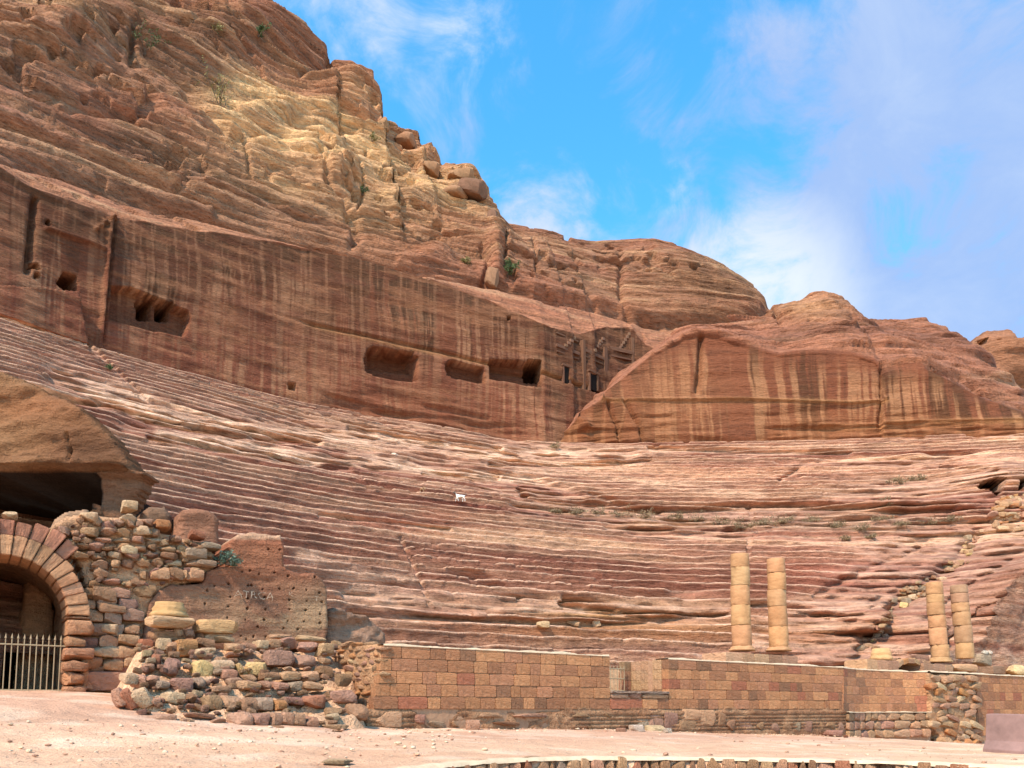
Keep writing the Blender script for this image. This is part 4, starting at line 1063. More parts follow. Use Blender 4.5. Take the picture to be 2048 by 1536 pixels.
put_px('lintel', arch2, stage_plane(1.1), 1845, 1316, 40, 14, .5, 0, 's', rc(['pink']))
# broken slab under the last column and loose pieces on the right of the stage
o = put_px('broken_slab', None, stage_plane(.6), 1932, 1336, 54, 16, 1.1, 0, 's', jit((.56, .38, .24))); tag(o, 'broken tilted slab under the rightmost column', 'stone slab')
o = put_px('capital', None, stage_plane(.3), 2050, 1340, 30, 22, .7, 0, 'c', jit((.66, .48, .30))); tag(o, 'pale carved block on the wall top at the right edge', 'stone block')
o = put_px('dark_block', None, stage_plane(.9), 2010, 1341, 44, 15, .6, 0, 'a', jit((.30, .20, .15))); tag(o, 'dark squared block lying on the wall top near the right edge', 'stone block')
o = put_px('grey_boulder', None, stage_plane(2.2), 1979, 1320, 28, 26, .6, 0, 'c', rc(['grey'])); tag(o, 'round grey boulder right of the columns below two white stones', 'boulder')
for k_, (x, w) in enumerate([(1975, 12), (1984, 8)]):
    o = put_px('white_stone', None, stage_plane(2.2), x, 1305, w, 9, .25, 0, 'c', rc(['white'])); tag(o, ('larger', 'smaller')[k_] + ' of two white stones on the grey boulder right of the columns', 'stone')

# ------------------------------------------------------------------ left ruins: rock chamber, arch, rubble wall, tooled block, heap
PL = stage_plane(5.1)
def tool_col(px, py, T, Hh):
    n = fbm(T * .8, Hh * 2.2, 0 * T, 4) - .5
    C = pal(.5 + 1.2 * n, [(.24, .125, .085), (.31, .175, .115), (.38, .235, .15)])
    mixc(C, (.34, .13, .075), .75 * sst(1210, 1090, py + 25 * n))
    mixc(C, (.50, .37, .24), .75 * np.clip(blob(px, py, 560, 1235, 120, 42) + .5 * blob(px, py, 640, 1220, 30, 50), 0, 1) * sst(.3, .55, fbm(T * 1.5, Hh * 3, 0 * T + 5, 3)))
    mixc(C, (.60, .42, .30), .85 * in_poly(px, py, [(455, 1050), (585, 1050), (585, 1078), (455, 1078)]) * sst(1082, 1070, py + 20 * n))
    mixc(C, (.40, .20, .12), .5 * blob(px, py, 520, 1110, 60, 25))
    return C
HOLES = [(484, 1141), (498, 1143), (516, 1146), (548, 1147), (578, 1150), (632, 1156), (430, 1170), (456, 1169), (502, 1168), (497, 1172), (528, 1176), (562, 1179), (588, 1175), (611, 1182), (636, 1184), (413, 1182), (463, 1192), (533, 1196), (498, 1195), (578, 1201), (611, 1200), (643, 1205), (411, 1206), (460, 1214), (496, 1216), (530, 1220), (577, 1218), (610, 1221), (641, 1227), (458, 1236), (493, 1239), (528, 1240), (574, 1242), (607, 1243), (640, 1245), (518, 1254), (570, 1256), (597, 1258), (540, 1096), (562, 1097), (482, 1272), (510, 1272), (536, 1274), (494, 1278)]
def tool_disp(px, py, T, Hh):
    d = .02 * (np.abs(((T * 9 + Hh * 14 + 3 * fbm(T, Hh, 0 * T, 2)) % 1) - .5)) + .05 * (fbm(T * .5, Hh * 6, 0 * T + 3, 3) - .5)
    for q_, (hx, hy) in enumerate(HOLES): d = d + .14 * (np.hypot(px - hx - 2.5 * math.sin(q_ * 7.3), (py - hy - 2 * math.cos(q_ * 3.1)) * .9) < 1.5 + 1.0 * ((q_ * 37 % 10) / 10))
    d = d + .25 * sst(3, -3, 1137 - py) * (px > 412) * 0
    return d + .35 * in_poly(px, py, [(440, 1050), (576, 1050), (576, 1133), (440, 1133)]) * .6
block = slab_rock('tooled_rock', PL, [(285, 1300), (290, 1240), (300, 1205), (318, 1180), (345, 1166), (405, 1166), (412, 1145), (440, 1134), (470, 1132), (466, 1105), (458, 1090), (468, 1072), (478, 1063), (520, 1062), (568, 1066), (576, 1095), (577, 1136), (600, 1146), (630, 1144), (650, 1158), (657, 1172), (655, 1300)], 2.4, .02, M_NEAR, tool_col, tool_disp, None, .10, amp=.06)
tag(block, 'red-brown tooled rock wall dotted with small holes and scratched letters', 'rock wall')
M_CHALK = plain_mat('scratch', (.44, .30, .20), .95, .3, 30, .004)
def letters(txt, x, y, hpx, sx=1.0):
    cu = bpy.data.curves.new('lettering', 'FONT'); cu.body = txt; cu.size = 1.0; cu.extrude = .002; cu.offset = -.016
    o = bpy.data.objects.new('tmp', cu); COL.objects.link(o)
    me = bpy.data.meshes.new_from_object(o.evaluated_get(bpy.context.evaluated_depsgraph_get()))
    bpy.data.objects.remove(o)
    t, h = PL.at(x, y); _, h2 = PL.at(x, y - hpx); s = (h2 - h) / .7
    P = np.array([v.co[:] for v in me.vertices])
    n = (fbm(P[:, 0] * 4, P[:, 1] * 4, 0 * P[:, 0], 2) - .5) * .3
    for v, d in zip(me.vertices, n):
        v.co = PL.p(t + (v.co.x + d) * s * sx, h + (v.co.y + d) * s, -.055 + v.co.z)
    l = link('lettering', me, block, M_CHALK)
letters('ATRCA', 466, 1195, 15, 1.15)
letters('K', 576, 1193, 10); letters('T', 628, 1202, 10)

# rock with the square-cut chamber
_q = xy(PL.at(200, 1000)[0] - 1.5, 10.0)
PB = Plane(_q, (1.0, 0.0))
def ch_col(px, py, T, Hh):
    n = fbm(T * .35 + Hh * .3, Hh * 1.2 - T * .25, 0 * T, 4) - .5
    C = pal(.5 + 1.5 * n, [(.12, .063, .036), (.19, .10, .055), (.245, .138, .074), (.29, .178, .10)])
    mixc(C, (.33, .165, .085), .6 * blob(px, py, 60, 810, 160, 30))
    mixc(C, (.26, .15, .10), .7 * (px > 185) * (py > 945))
    mixc(C, (.028, .02, .016), .97 * (in_poly(px, py, cave) | (line_dist(px, py, cave, True) < 4.5)) * ~in_poly(px, py, [(153, 952), (171, 952), (168, 1024), (160, 1024)]))  # shade inside the chamber and along its lip, painted into the colour
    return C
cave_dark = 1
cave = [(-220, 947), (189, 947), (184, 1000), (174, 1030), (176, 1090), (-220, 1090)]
def ch_disp(px, py, T, Hh):
    d = .6 * (fbm(T * .3 + Hh * .25, Hh * 1.1 - T * .2, 0 * T + 2, 4) - .5) + .22 * (fbm(T * 1.2 + Hh * 1.0, Hh * 4 - T * 1.2, 0 * T + 6, 3) - .5)
    d = d + .25 * np.exp(-(line_dist(px, py, [(136, 868), (139, 920), (155, 928), (154, 942)]) / 2.0) ** 2) + .5 * np.exp(-(line_dist(px, py, [(-160, 940), (100, 943), (260, 940)]) / 3) ** 2) * (px < 300)
    d = d - .45 * in_poly(px, py, [(-160, 905), (150, 925), (262, 932), (262, 946), (-160, 946)])
    d = d + .35 * ((px > 185) & (py > 948))
    return d - 2.6 * in_poly(px, py, [(153, 952), (171, 952), (168, 1024), (160, 1024)])
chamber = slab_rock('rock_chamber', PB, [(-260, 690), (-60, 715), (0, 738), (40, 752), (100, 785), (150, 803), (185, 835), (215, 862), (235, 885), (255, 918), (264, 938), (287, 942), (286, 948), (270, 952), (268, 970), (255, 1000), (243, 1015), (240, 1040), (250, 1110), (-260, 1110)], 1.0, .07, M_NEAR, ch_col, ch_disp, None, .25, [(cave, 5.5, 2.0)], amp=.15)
tag(chamber, 'ochre rock overhang with a dark square-cut chamber and leaning pillar', 'rock outcrop')

# rubble wall between the arch and the tooled block
rub = empty('rubble_wall', (*xy(PL.at(230, 1370)[0], 5.6), PL.at(230, 1380)[1] + EYE), 'ruined rubble wall of mixed stones between the arch and tooled rock', 'wall')
rub_poly = [(150, 1110), (100, 1060), (130, 1030), (200, 1030), (262, 1040), (290, 1035), (330, 1062), (405, 1085), (432, 1110), (430, 1140), (405, 1160), (340, 1172), (312, 1195), (296, 1240), (290, 1280), (262, 1310), (258, 1400), (118, 1400), (130, 1330), (150, 1250), (168, 1180)]
slab_rock('rubble_core', stage_plane(5.25), rub_poly, 2.0, .05, M_EARTH, flatc((.52, .345, .235), .35), None, rub, .15, amp=.18)
fill('rubble_stone', rub, PL, [(120, 1055), (180, 1034), (265, 1044), (325, 1066), (405, 1090), (428, 1115), (405, 1150), (330, 1165), (305, 1172), (190, 1172), (165, 1125)], (13, 24), (18, 42), .45, .12, 'c', MIX_R, rot=.15, skip=.16)
fill('rubble_stone', rub, PL, [(172, 1172), (305, 1172), (296, 1195), (285, 1240), (262, 1270), (262, 1385), (140, 1385), (140, 1300), (165, 1240)], (22, 30), (30, 56), .45, .06, 'b', ['tan', 'brown', 'pink', 'grey', 'brown', 'mauve'], rot=.04, skip=.03, pv=.05)
for (x, y, w, h, kd, c) in [(180, 1034, 42, 20, 'c', 'cream'), (218, 1052, 30, 20, 'c', 'mauve'), (258, 1040, 38, 22, 'c', 'cream'), (295, 1045, 28, 14, 'c', 'pink'), (326, 1050, 32, 16, 'b', 'orange'), (192, 1092, 34, 24, 'c', 'mauve'), (258, 1100, 34, 18, 'b', 'cream'), (390, 1108, 44, 24, 'b', 'grey'), (320, 1147, 38, 26, 'b', 'tan'), (352, 1148, 28, 26, 'b', 'brown'), (387, 1150, 40, 24, 'b', 'tan'), (412, 1128, 40, 14, 'b', 'grey'), (420, 1092, 40, 14, 'b', 'grey'), (395, 1070, 30, 16, 'b', 'red'),
                           (208, 1190, 48, 30, 'b', 'brown'), (222, 1217, 58, 20, 'b', 'brown'), (222, 1258, 40, 20, 'c', 'cream'), (256, 1280, 44, 22, 'b', 'tan'), (210, 1303, 54, 24, 'b', 'cream'), (250, 1303, 36, 24, 'b', 'tan'), (183, 1327, 42, 24, 'b', 'brown'), (225, 1328, 40, 26, 'b', 'tan'), (258, 1328, 26, 26, 'b', 'tan'), (210, 1362, 90, 40, 's', 'mauve'), (165, 1358, 20, 34, 'b', 'tan')]:
    put_px('rubble_stone', rub, PL, x, y, w, h, .55, .17, kd, rc([c]), random.uniform(-.06, .06))
scatter('rubble_stone', rub, PL, [(120, 1055), (180, 1034), (265, 1044), (325, 1066), (405, 1090), (428, 1115), (405, 1150), (330, 1165), (305, 1172), (190, 1172), (165, 1125)], 70, (7, 18), .3, .10)
fill('rubble_stone', rub, stage_plane(4.7), [(262, 1275), (315, 1275), (315, 1345), (268, 1345)], (26, 30), (30, 42), .6, .05, 'b', ['red', 'mauve', 'pink'], rot=.03, skip=0, pv=.04)
# upright boulders standing behind the rubble
o = slab_rock('standing_rock', stage_plane(6.6), [(352, 1100), (356, 1040), (362, 1018), (395, 1012), (428, 1020), (440, 1040), (442, 1100)], 1.0, .06, M_NEAR, flatc((.33, .175, .115), .3), None, None, .2, amp=.12)
tag(o, 'squat reddish upright rock standing behind the rubble wall top', 'rock')
o = slab_rock('dark_boulder', stage_plane(7.2), [(280, 1050), (285, 1022), (300, 1010), (330, 1010), (346, 1030), (350, 1060)], 1.0, .06, M_NEAR, flatc((.22, .145, .10), .3), None, None, .25, amp=.12)
tag(o, 'dark brown boulder behind the rubble, left of the upright reddish rock', 'boulder')
o = put_px('cream_block', None, stage_plane(7.0), 262, 1010, 32, 22, .6, 0, 'b', rc(['cream'])); tag(o, 'pale squared block lodged right of the leaning pillar foot', 'stone block')
o = slab_rock('broken_rock', stage_plane(6.4), [(100, 1060), (110, 1035), (130, 1020), (180, 1018), (182, 1045), (150, 1075)], .9, .05, M_NEAR, flatc((.40, .27, .18), .3), None, None, .2, amp=.14)
tag(o, 'broken tan rock at the mouth of the square-cut chamber', 'rock')

# the arch
PArc = stage_plane(4.75)
arch = empty('stone_arch', (*xy(PArc.at(20, 1380)[0], 5.2), PArc.at(20, 1385)[1] + EYE), 'round masonry arch of wedge stones at the left edge, closed by railings', 'arch')
tC, hC = PArc.at(4, 1222); RI = PArc.at(135, 1222)[0] - tC
def wedge(name, r0, r1, a0_, a1_, d0, d1, col, parent):
    bm = bmesh.new(); n = 3; vs = []
    for dep in (d0, d1):
        for r in (r0, r1):
            for i in range(n + 1):
                a = a0_ + (a1_ - a0_) * i / n
                vs.append(bm.verts.new(PArc.p(tC + r * math.cos(a), hC + r * math.sin(a), dep + random.uniform(-.015, .015))))
    m = n + 1
    for i in range(n):
        bm.faces.new((vs[i], vs[i + 1], vs[m + i + 1], vs[m + i])); bm.faces.new((vs[2 * m + i + 1], vs[2 * m + i], vs[3 * m + i], vs[3 * m + i + 1]))
        bm.faces.new((vs[i + 1], vs[i], vs[2 * m + i], vs[2 * m + i + 1])); bm.faces.new((vs[m + i], vs[m + i + 1], vs[3 * m + i + 1], vs[3 * m + i]))
    bm.faces.new((vs[0], vs[m], vs[3 * m], vs[2 * m])); bm.faces.new((vs[m - 1], vs[3 * m - 1], vs[4 * m - 1], vs[2 * m - 1]))
    bmesh.ops.bevel(bm, geom=[e for e in bm.edges if e.calc_length() > .05], offset=.018, segments=2, affect='EDGES')
    bmesh.ops.recalc_face_normals(bm, faces=bm.faces)
    me = bpy.data.meshes.new(name); bm.to_mesh(me); bm.free()
    o = link(name, me, parent, M_STONE); o.color = col
    return o
NV = 19
for i in range(NV):
    a_0, a_1 = math.pi * i / NV + .006, math.pi * (i + 1) / NV - .006
    wedge('voussoir', RI, RI + random.uniform(.38, .46), a_0, a_1, random.uniform(-.04, .03), 1.3, jit((.46, .275, .165), .16), arch)
for i in range(5, 15):
    a_0, a_1 = math.pi * i / NV + .01, math.pi * (i + 1) / NV - .01
    wedge('upper_voussoir', RI + .47, RI + random.uniform(.78, .92), a_0, a_1, random.uniform(.1, .25), 1.2, jit((.40, .20, .135), .14), arch)
_, hG = PArc.at(60, 1392)
for side in (1, -1):
    hh_ = hG - .1
    while hh_ < hC - .02:
        L = random.uniform(.24, .36); L = min(L, hC - hh_)
        w_ = random.uniform(.40, .62); tx = tC + side * (RI + w_ / 2 - random.uniform(0, .03))
        put('jamb_stone', arch, PArc.p(tx, hh_ + L / 2, .6 - random.uniform(-.03, .05)), (w_, 1.3, L - .015), YAW, 'b', jit((.42, .24, .15), .16))
        hh_ += L
for (x, y, w, h) in [(20, 1028, 34, 16)]:
    put_px('cap_stone', arch, stage_plane(5.0), x, y, w, h, .4, 0, 'c', rc(['cream']))
# passage behind the arch
def vault():
    ang = np.linspace(-.15, math.pi + .15, 30); dd = np.linspace(1.25, 9, 24)
    A, Dp = np.meshgrid(ang, dd)
    r = RI + .12 + .35 * (fbm(A * 2, Dp * .7, 0 * A, 3) - .4)
    T = tC + r * np.cos(A); Hh = hC + r * np.sin(A)
    Hh = np.where((A < 0) | (A > math.pi), hG - .6, Hh); T = np.where(A < 0, tC + RI + .1, np.where(A > math.pi, tC - RI - .1, T))
    P = np.stack([PArc.o[0] + PArc.e[0] * T - PArc.n[0] * Dp, PArc.o[1] + PArc.e[1] * T - PArc.n[1] * Dp, Hh + EYE], -1)
    link('vault', mesh_np('vault', P, grid_quads(*A.shape), flatc((.36, .23, .15))(0, 0, A, Dp)), arch, M_NEAR)
vault()
slab_rock('passage_rock', stage_plane(8.6), [(20, 1400), (40, 1240), (60, 1130), (90, 1160), (110, 1210), (110, 1400)], .8, .06, M_NEAR, flatc((.46, .30, .19), .35), None, arch, .3, amp=.2)
slab_rock('passage_end', stage_plane(12.5), [(-200, 1420), (-200, 1060), (160, 1060), (160, 1420)], .6, .1, M_NEAR, flatc((.20, .12, .085), .35), None, arch, .2, amp=.3)

# railings closing the arch
rail = empty('railing', (*xy(tC, 5.2), hG + EYE), 'beige metal railing with spear tips across the left arch', 'railing')
PG = stage_plane(5.15)
t_r = PG.at(119, 1340)[0]; _, hlo = PG.at(60, 1386); _, hup = PG.at(60, 1290); _, htip = PG.at(60, 1277)
nb = 24; t_l = t_r - (nb - 1) * (PG.at(119, 1340)[0] - PG.at(107, 1340)[0])
bar('rail', PG.p(t_l - .1, hup), PG.p(t_r + .12, hup), .018, M_METAL, rail)
bar('rail', PG.p(t_l - .1, hlo + .06), PG.p(t_r + .12, hlo + .06), .018, M_METAL, rail)
tipm = None
for i in range(nb):
    t = t_l + (t_r - t_l) * i / (nb - 1)
    b_ = bar('railing_bar', PG.p(t, hlo - .1), PG.p(t, htip), .0125, M_METAL, rail)
    if tipm is None:
        bm = bmesh.new(); bmesh.ops.create_cone(bm, cap_ends=True, segments=6, radius1=.026, radius2=.0, depth=.12); tipm = bpy.data.meshes.new('spear_tip'); bm.to_mesh(tipm); bm.free(); tipm.materials.append(M_METAL)
    tip = link('spear_tip', tipm, loc=PG.p(t, htip + .05)); tip.parent = b_

# heap of stepped rubble in front
heap = empty('rubble_heap', (*xy(-3, 1), EYE - .4), 'stepped heap of fallen stones and earth left of the block wall', 'rubble')
def heap_core():
    T, B = np.meshgrid(np.linspace(-7.6, .3, 150), np.linspace(-1.6, 5.2, 130))
    X, Y = xy(T, B)
    g = ground_h(X, Y)
    topline = np.interp(B, [-1.35, -.9, -.5, 0, .6, 1.2, 1.9, 2.6, 3.4, 5.2], [-.5, -.42, -.25, -.05, .18, .42, .72, 1.02, 1.25, 1.35])
    st_ = np.floor(B / .62) * .62; topline = .5 * topline + .5 * np.interp(st_ + .35, [-1.35, -.9, -.5, 0, .6, 1.2, 1.9, 2.6, 3.4, 5.2], [-.5, -.42, -.25, -.05, .18, .42, .72, 1.02, 1.25, 1.35])
    px, py = proj(X, Y, topline)
    edge_ = sst(225, 300, px + 25 * (vn(B * 1.3, 0 * B, 0 * B) - .5)) * sst(745, 700, px)
    n = fbm(X * 2.2, Y * 2.2, 0 * X, 5, .6) - .5
    h = g - .1 + np.maximum(0, topline + .15 + .45 * n - g) * edge_
    V = np.stack([X, Y, h + EYE], -1)
    C = flatc((.72, .51, .37), .35, 1.5, 1.5)(0, 0, T, B)
    me = mesh_np('earth', V, grid_quads(*T.shape), C); link('earth', me, heap, M_EARTH)
heap_core()
HEAP = [(345, 1334, 36, 36, 'c', 'mauve', 1.6), (405, 1338, 36, 36, 'b', 'yellow', 1.5), (445, 1330, 46, 20, 'b', 'cream', 1.6), (482, 1340, 14, 28, 's', 'yellow', 1.5), (515, 1338, 44, 30, 'c', 'yellow', 1.5), (562, 1318, 56, 32, 'b', 'mauve', 1.7), (610, 1322, 44, 26, 'c', 'mauve', 1.7),
        (330, 1290, 30, 26, 'b', 'cream', 2.9), (346, 1296, 26, 26, 'c', 'tan', 2.7), (374, 1296, 42, 34, 'b', 'orange', 2.6), (412, 1286, 36, 20, 'b', 'brown', 2.9), (412, 1305, 40, 18, 'b', 'cream', 2.3), (448, 1278, 40, 12, 's', 'cream', 3.2), (470, 1294, 32, 16, 'b', 'tan', 2.7), (468, 1309, 24, 9, 'b', 'pink', 2.5), (500, 1293, 26, 14, 'b', 'pink', 2.7), (526, 1290, 26, 18, 'b', 'cream', 2.6), (552, 1286, 26, 18, 'b', 'tan', 2.7), (578, 1285, 36, 24, 'c', 'mauve', 2.6), (616, 1294, 40, 22, 'c', 'mauve', 2.4), (560, 1273, 44, 10, 's', 'tan', 3.4), (625, 1277, 56, 12, 's', 'tan', 3.4), (652, 1300, 26, 26, 'b', 'tan', 2.2),
        (315, 1320, 22, 26, 'c', 'red', 1.9), (298, 1338, 26, 20, 'c', 'pink', 1.7), (260, 1357, 30, 24, 'b', 'cream', 1.0), (282, 1362, 34, 26, 'c', 'pink', .95), (304, 1364, 28, 24, 'c', 'pink', .9), (326, 1370, 26, 16, 'b', 'grey', .75), (366, 1369, 50, 28, 's', 'mauve', .8), (400, 1366, 20, 24, 'c', 'grey', .9), (438, 1343, 22, 12, 'c', 'grey', 1.35), (462, 1348, 34, 20, 'b', 'pink', 1.2), (500, 1356, 22, 14, 'c', 'tan', 1.1), (540, 1352, 34, 16, 'b', 'brown', 1.2), (580, 1352, 40, 18, 'b', 'tan', 1.2), (618, 1352, 34, 20, 'b', 'tan', 1.3), (650, 1345, 28, 24, 'b', 'brown', 1.4),
        (242, 1395, 30, 40, 's', 'pink', .1), (258, 1398, 26, 44, 's', 'red', .05), (284, 1397, 40, 40, 's', 'cream', .0), (310, 1404, 30, 20, 'c', 'pink', .0), (350, 1398, 44, 24, 'b', 'cream', .15), (384, 1398, 20, 22, 'c', 'brown', .2), (442, 1380, 38, 16, 'b', 'tan', .5), (470, 1362, 28, 14, 'b', 'pink', .9), (498, 1372, 44, 18, 'b', 'tan', .6), (530, 1371, 24, 18, 'c', 'pink', .6), (562, 1372, 30, 16, 'b', 'pink', .6), (590, 1374, 24, 20, 'b', 'grey', .55), (626, 1372, 36, 16, 'b', 'tan', .7),
        (425, 1404, 34, 30, 'b', 'brown', -.1), (462, 1404, 44, 26, 's', 'tan', -.05), (498, 1408, 34, 26, 'b', 'brown', -.15), (528, 1408, 34, 28, 'b', 'grey', -.15), (560, 1410, 26, 20, 'b', 'orange', -.2), (590, 1402, 36, 16, 'b', 'mauve', .05), (632, 1404, 50, 28, 'c', 'red', -.1), (665, 1392, 26, 22, 'c', 'brown', .2), (690, 1394, 44, 28, 'c', 'mauve', -.1), (718, 1424, 38, 34, 'c', 'brown', -.35), (690, 1360, 26, 26, 'b', 'brown', .6), (668, 1424, 30, 18, 'c', 'brown', -.4),
        (325, 1438, 60, 18, 's', 'pink', -.9), (372, 1444, 44, 16, 'c', 'tan', -.95), (400, 1432, 60, 12, 's', 'pink', -.7), (440, 1444, 34, 16, 'c', 'pink', -1.0), (484, 1440, 44, 34, 'c', 'pink', -1.0), (520, 1441, 32, 28, 'b', 'mauve', -1.0), (550, 1440, 26, 30, 'b', 'pink', -1.0), (574, 1440, 24, 30, 'b', 'pink', -1.0), (597, 1442, 24, 28, 'b', 'pink', -1.0), (622, 1444, 26, 22, 'b', 'pink', -1.0), (556, 1457, 22, 12, 'c', 'brown', -1.3)]
for (x, y, w, h, kd, c, b_) in HEAP:
    put_px('fallen_stone', heap, stage_plane(b_), x, y, w, h, .5, .12, kd, rc([c]), random.uniform(-.12, .12) if kd != 's' or h < w else .5, .05)
for _ in range(190):                                     # smaller rubble between them
    bq = random.uniform(-1.0, 3.0); y_ = np.interp(bq, [-1.0, -.3, .5, 1.2, 2, 3], [1448, 1420, 1385, 1355, 1315, 1285]) + random.uniform(-6, 8); x_ = random.uniform(275, 690)
    s_ = random.uniform(8, 20)
    put_px('fallen_stone', heap, stage_plane(bq), x_, y_, s_, s_ * .65, .25, .1, random.choice('bc'), rc(MIX_R), random.uniform(-.3, .3))
# moulded base and block set up on the heap
PD = stage_plane(3.4)
def px_loc(pl, x, y, d=0): return pl.p(*pl.at(x, y), d)
X_, Y_, Z_ = px_loc(PD, 338, 1235); r_ = 36 * (Y_) / F
cb = empty('column_pedestal', (X_, Y_, Z_ - .25), 'golden moulded column base propped on small stones before the tooled rock', 'column base')
o = link('moulding', drum_mesh('moulding', 0, 0, .3, 8.1, [(r_ * 1.0, 0), (r_ * 1.03, .05), (r_ * .93, .1), (r_ * .86, .13), (r_ * .9, .18), (r_ * .8, .24), (r_ * .76, .26), (r_ * .74, .33)]), cb, loc=(X_, Y_, Z_)); o.color = jit((.60, .41, .22), .02)
o = put('plinth_slab', cb, (X_, Y_, Z_ - .13), (r_ * 2.35, r_ * 2.2, .25), YAW + .1, 'b', jit((.60, .43, .25), .02))
for dx in (-.2, .25, 0.5): put('prop_stone', cb, (X_ + dx * .8, Y_ + dx * .3, Z_ - .34), (.24, .3, .2), 0, 'c', rc(['tan', 'pink']))
o = put_px('golden_block', None, stage_plane(3.2), 438, 1254, 88, 28, .7, .1, 'b', jit((.58, .385, .20), .02), .03); tag(o, 'large golden slab resting on stones in front of the tooled rock', 'stone block')
put_px('fallen_stone', heap, stage_plane(3.3), 440, 1276, 60, 16, .6, .05, 'b', rc(['cream'])); put_px('fallen_stone', heap, stage_plane(3.3), 402, 1274, 20, 18, .5, .05, 'c', rc(['brown'])); put_px('fallen_stone', heap, stage_plane(3.3), 338, 1270, 70, 20, .6, .05, 'b', rc(['brown']))
# broken rock right of the tooled block
rb_ = slab_rock('broken_bedrock', stage_plane(5.6), [(652, 1290), (655, 1222), (672, 1212), (700, 1222), (735, 1232), (760, 1250), (775, 1268), (780, 1300)], 1.6, .05, M_NEAR, flatc((.34, .225, .165), .35), None, None, .2, amp=.3, freq=1.6)
tag(rb_, 'low broken grey-pink bedrock right of the tooled rock', 'rock')

# ------------------------------------------------------------------ kerb of upright stones along the sunken path
kerb = empty('retaining_kerb', (BAYC[0], BAYC[1] + BAYR, .85), 'curved kerb of upright stones holding the sandy terrace in the foreground', 'kerb')
ang0, ang1 = math.radians(176), math.radians(4)
a = ang0; random.seed(5)
while a > ang1:
    w_ = random.uniform(.13, .26); da = w_ / BAYR; am = a - da / 2
    X_, Y_ = BAYC[0] + BAYR * math.cos(am), BAYC[1] + BAYR * math.sin(am)
    zt = float(ground_h(X_, Y_)) + EYE - .0 + random.uniform(-.03, .02); zh = random.uniform(.30, .42)
    put('kerb_stone', kerb, (X_, Y_, zt - zh / 2), (w_ - .01, .34, zh), am - math.pi / 2, random.choice('bbc'), rc(['tan', 'brown', 'tan', 'pink', 'grey', 'red', 'brown', 'tan']))
    put('kerb_stone', kerb, (X_, Y_, zt - zh - .24), (w_ - .005, .34, .5), am - math.pi / 2, 'b', rc(['tan', 'brown', 'grey']))
    a -= da
def kerb_cap():
    n = 120; an = np.linspace(ang0, ang1, n); nz_ = vn(an * 30, 0 * an, 0 * an)
    rows = []
    for off, dz in ((-.15, -.03), (-.12, .012), (-.06, .02), (.02, .015), (.12, -.04)):
        X_ = BAYC[0] + (BAYR + off + .06 * (nz_ - .5)) * np.cos(an); Y_ = BAYC[1] + (BAYR + off + .06 * (nz_ - .5)) * np.sin(an)
        rows.append(np.stack([X_, Y_, ground_h(X_, Y_) + EYE + dz * (.6 + .8 * nz_)], -1))
    link('kerb_cap', mesh_np('kerb_cap', np.array(rows), grid_quads(5, n)), kerb, M_COPING)
kerb_cap()

# ------------------------------------------------------------------ concrete barrier
def barrier():
    Pb = [(-.30, 0), (-.30, .08), (-.17, .26), (-.09, .81), (-.075, .83), (.075, .83), (.09, .81), (.17, .26), (.30, .08), (.30, 0)]
    p0 = np.array([10.30, 17.4]); d = np.array([.50, -.866]); L = 3.2; nrm = np.array([d[1], -d[0]])
    z0 = float(ground_h(*p0)) + EYE - .02
    n = 24; rows = []
    for i in range(n + 1):
        s = L * i / n; c = p0 + d * s; sc = .93 if i in (0, n) else 1
        row = [(*(c + nrm * a * sc), z0 - .02 * s + h * (1 if 0 < i < n else .985)) for a, h in Pb]
        rows.append(row)
    V = np.array(rows); k = len(Pb)
    me = bpy.data.meshes.new('concrete_barrier')
    F_ = [tuple(q_) for q_ in grid_quads(n + 1, k).tolist()] + [tuple(range(k))[::-1], tuple(n * k + i for i in range(k))]
    me.from_pydata([tuple(v) for v in V.reshape(-1, 3)], [], F_); me.update()
    m = plain_mat('dusty_mauve_paint', (.25, .145, .12), .85, .35, 1.8, .01)
    o = link('concrete_barrier', me, mat=m); tag(o, 'mauve concrete road barrier at the lower right corner', 'barrier')
    md = o.modifiers.new('bevel', 'BEVEL'); md.width = .012; md.segments = 2; md.limit_method = 'ANGLE'
barrier()

# ------------------------------------------------------------------ loose stones on the terrace
def ground_at_px(x, y):
    u, v = (x - CX) / F, (CY - y) / F
    dx, dy, dz = u, cp - v * sp, sp + v * cp
    lo, hi = 5.0, 40.0
    for s in np.linspace(6, 45, 800):
        if dz * s <= float(ground_h(dx * s, dy * s)): return dx * s, dy * s
    return dx * 20, dy * 20
def loose(name, x, y, w, h, kind, c, label, cat='stone', group=None):
    X_, Y_ = ground_at_px(x, y); k_ = Y_ / F
    o = put(name, None, (X_, Y_ + w * k_ * .3, float(ground_h(X_, Y_)) + EYE + h * k_ * .38), (w * k_, w * k_ * .9, h * k_), random.uniform(-.5, .5), kind, rc([c]))
    return tag(o, label, cat, group)
loose('boulder', 945, 1462, 28, 25, 'b', 'pink', 'pinkish squarish boulder on the sand before the long block wall', 'boulder')
loose('boulder', 1519, 1465, 32, 26, 'c', 'cream', 'cream rounded boulder on the sand below the two tallest columns', 'boulder')
loose('stone', 1205, 1452, 17, 16, 'c', 'cream', 'small pale stone against the wall footing left of the doorway notch')
loose('flat_stone', 1243, 1464, 22, 9, 's', 'pink', 'small flat pinkish stone, leftmost of the row below the doorway notch')
loose('flat_stone', 1275, 1462, 28, 14, 's', 'white', 'whitish flat stone in the row below the doorway notch')
loose('flat_stone', 1310, 1463, 44, 14, 's', 'cream', 'longest flat stone in the row below the doorway notch')
loose('flat_stone', 1336, 1466, 14, 11, 'b', 'white', 'short pale stone at the right end of the row below the doorway notch')
loose('slab', 665, 1447, 56, 11, 's', 'cream', 'upper of two flat slabs at the foot of the rubble heap', 'stone slab')
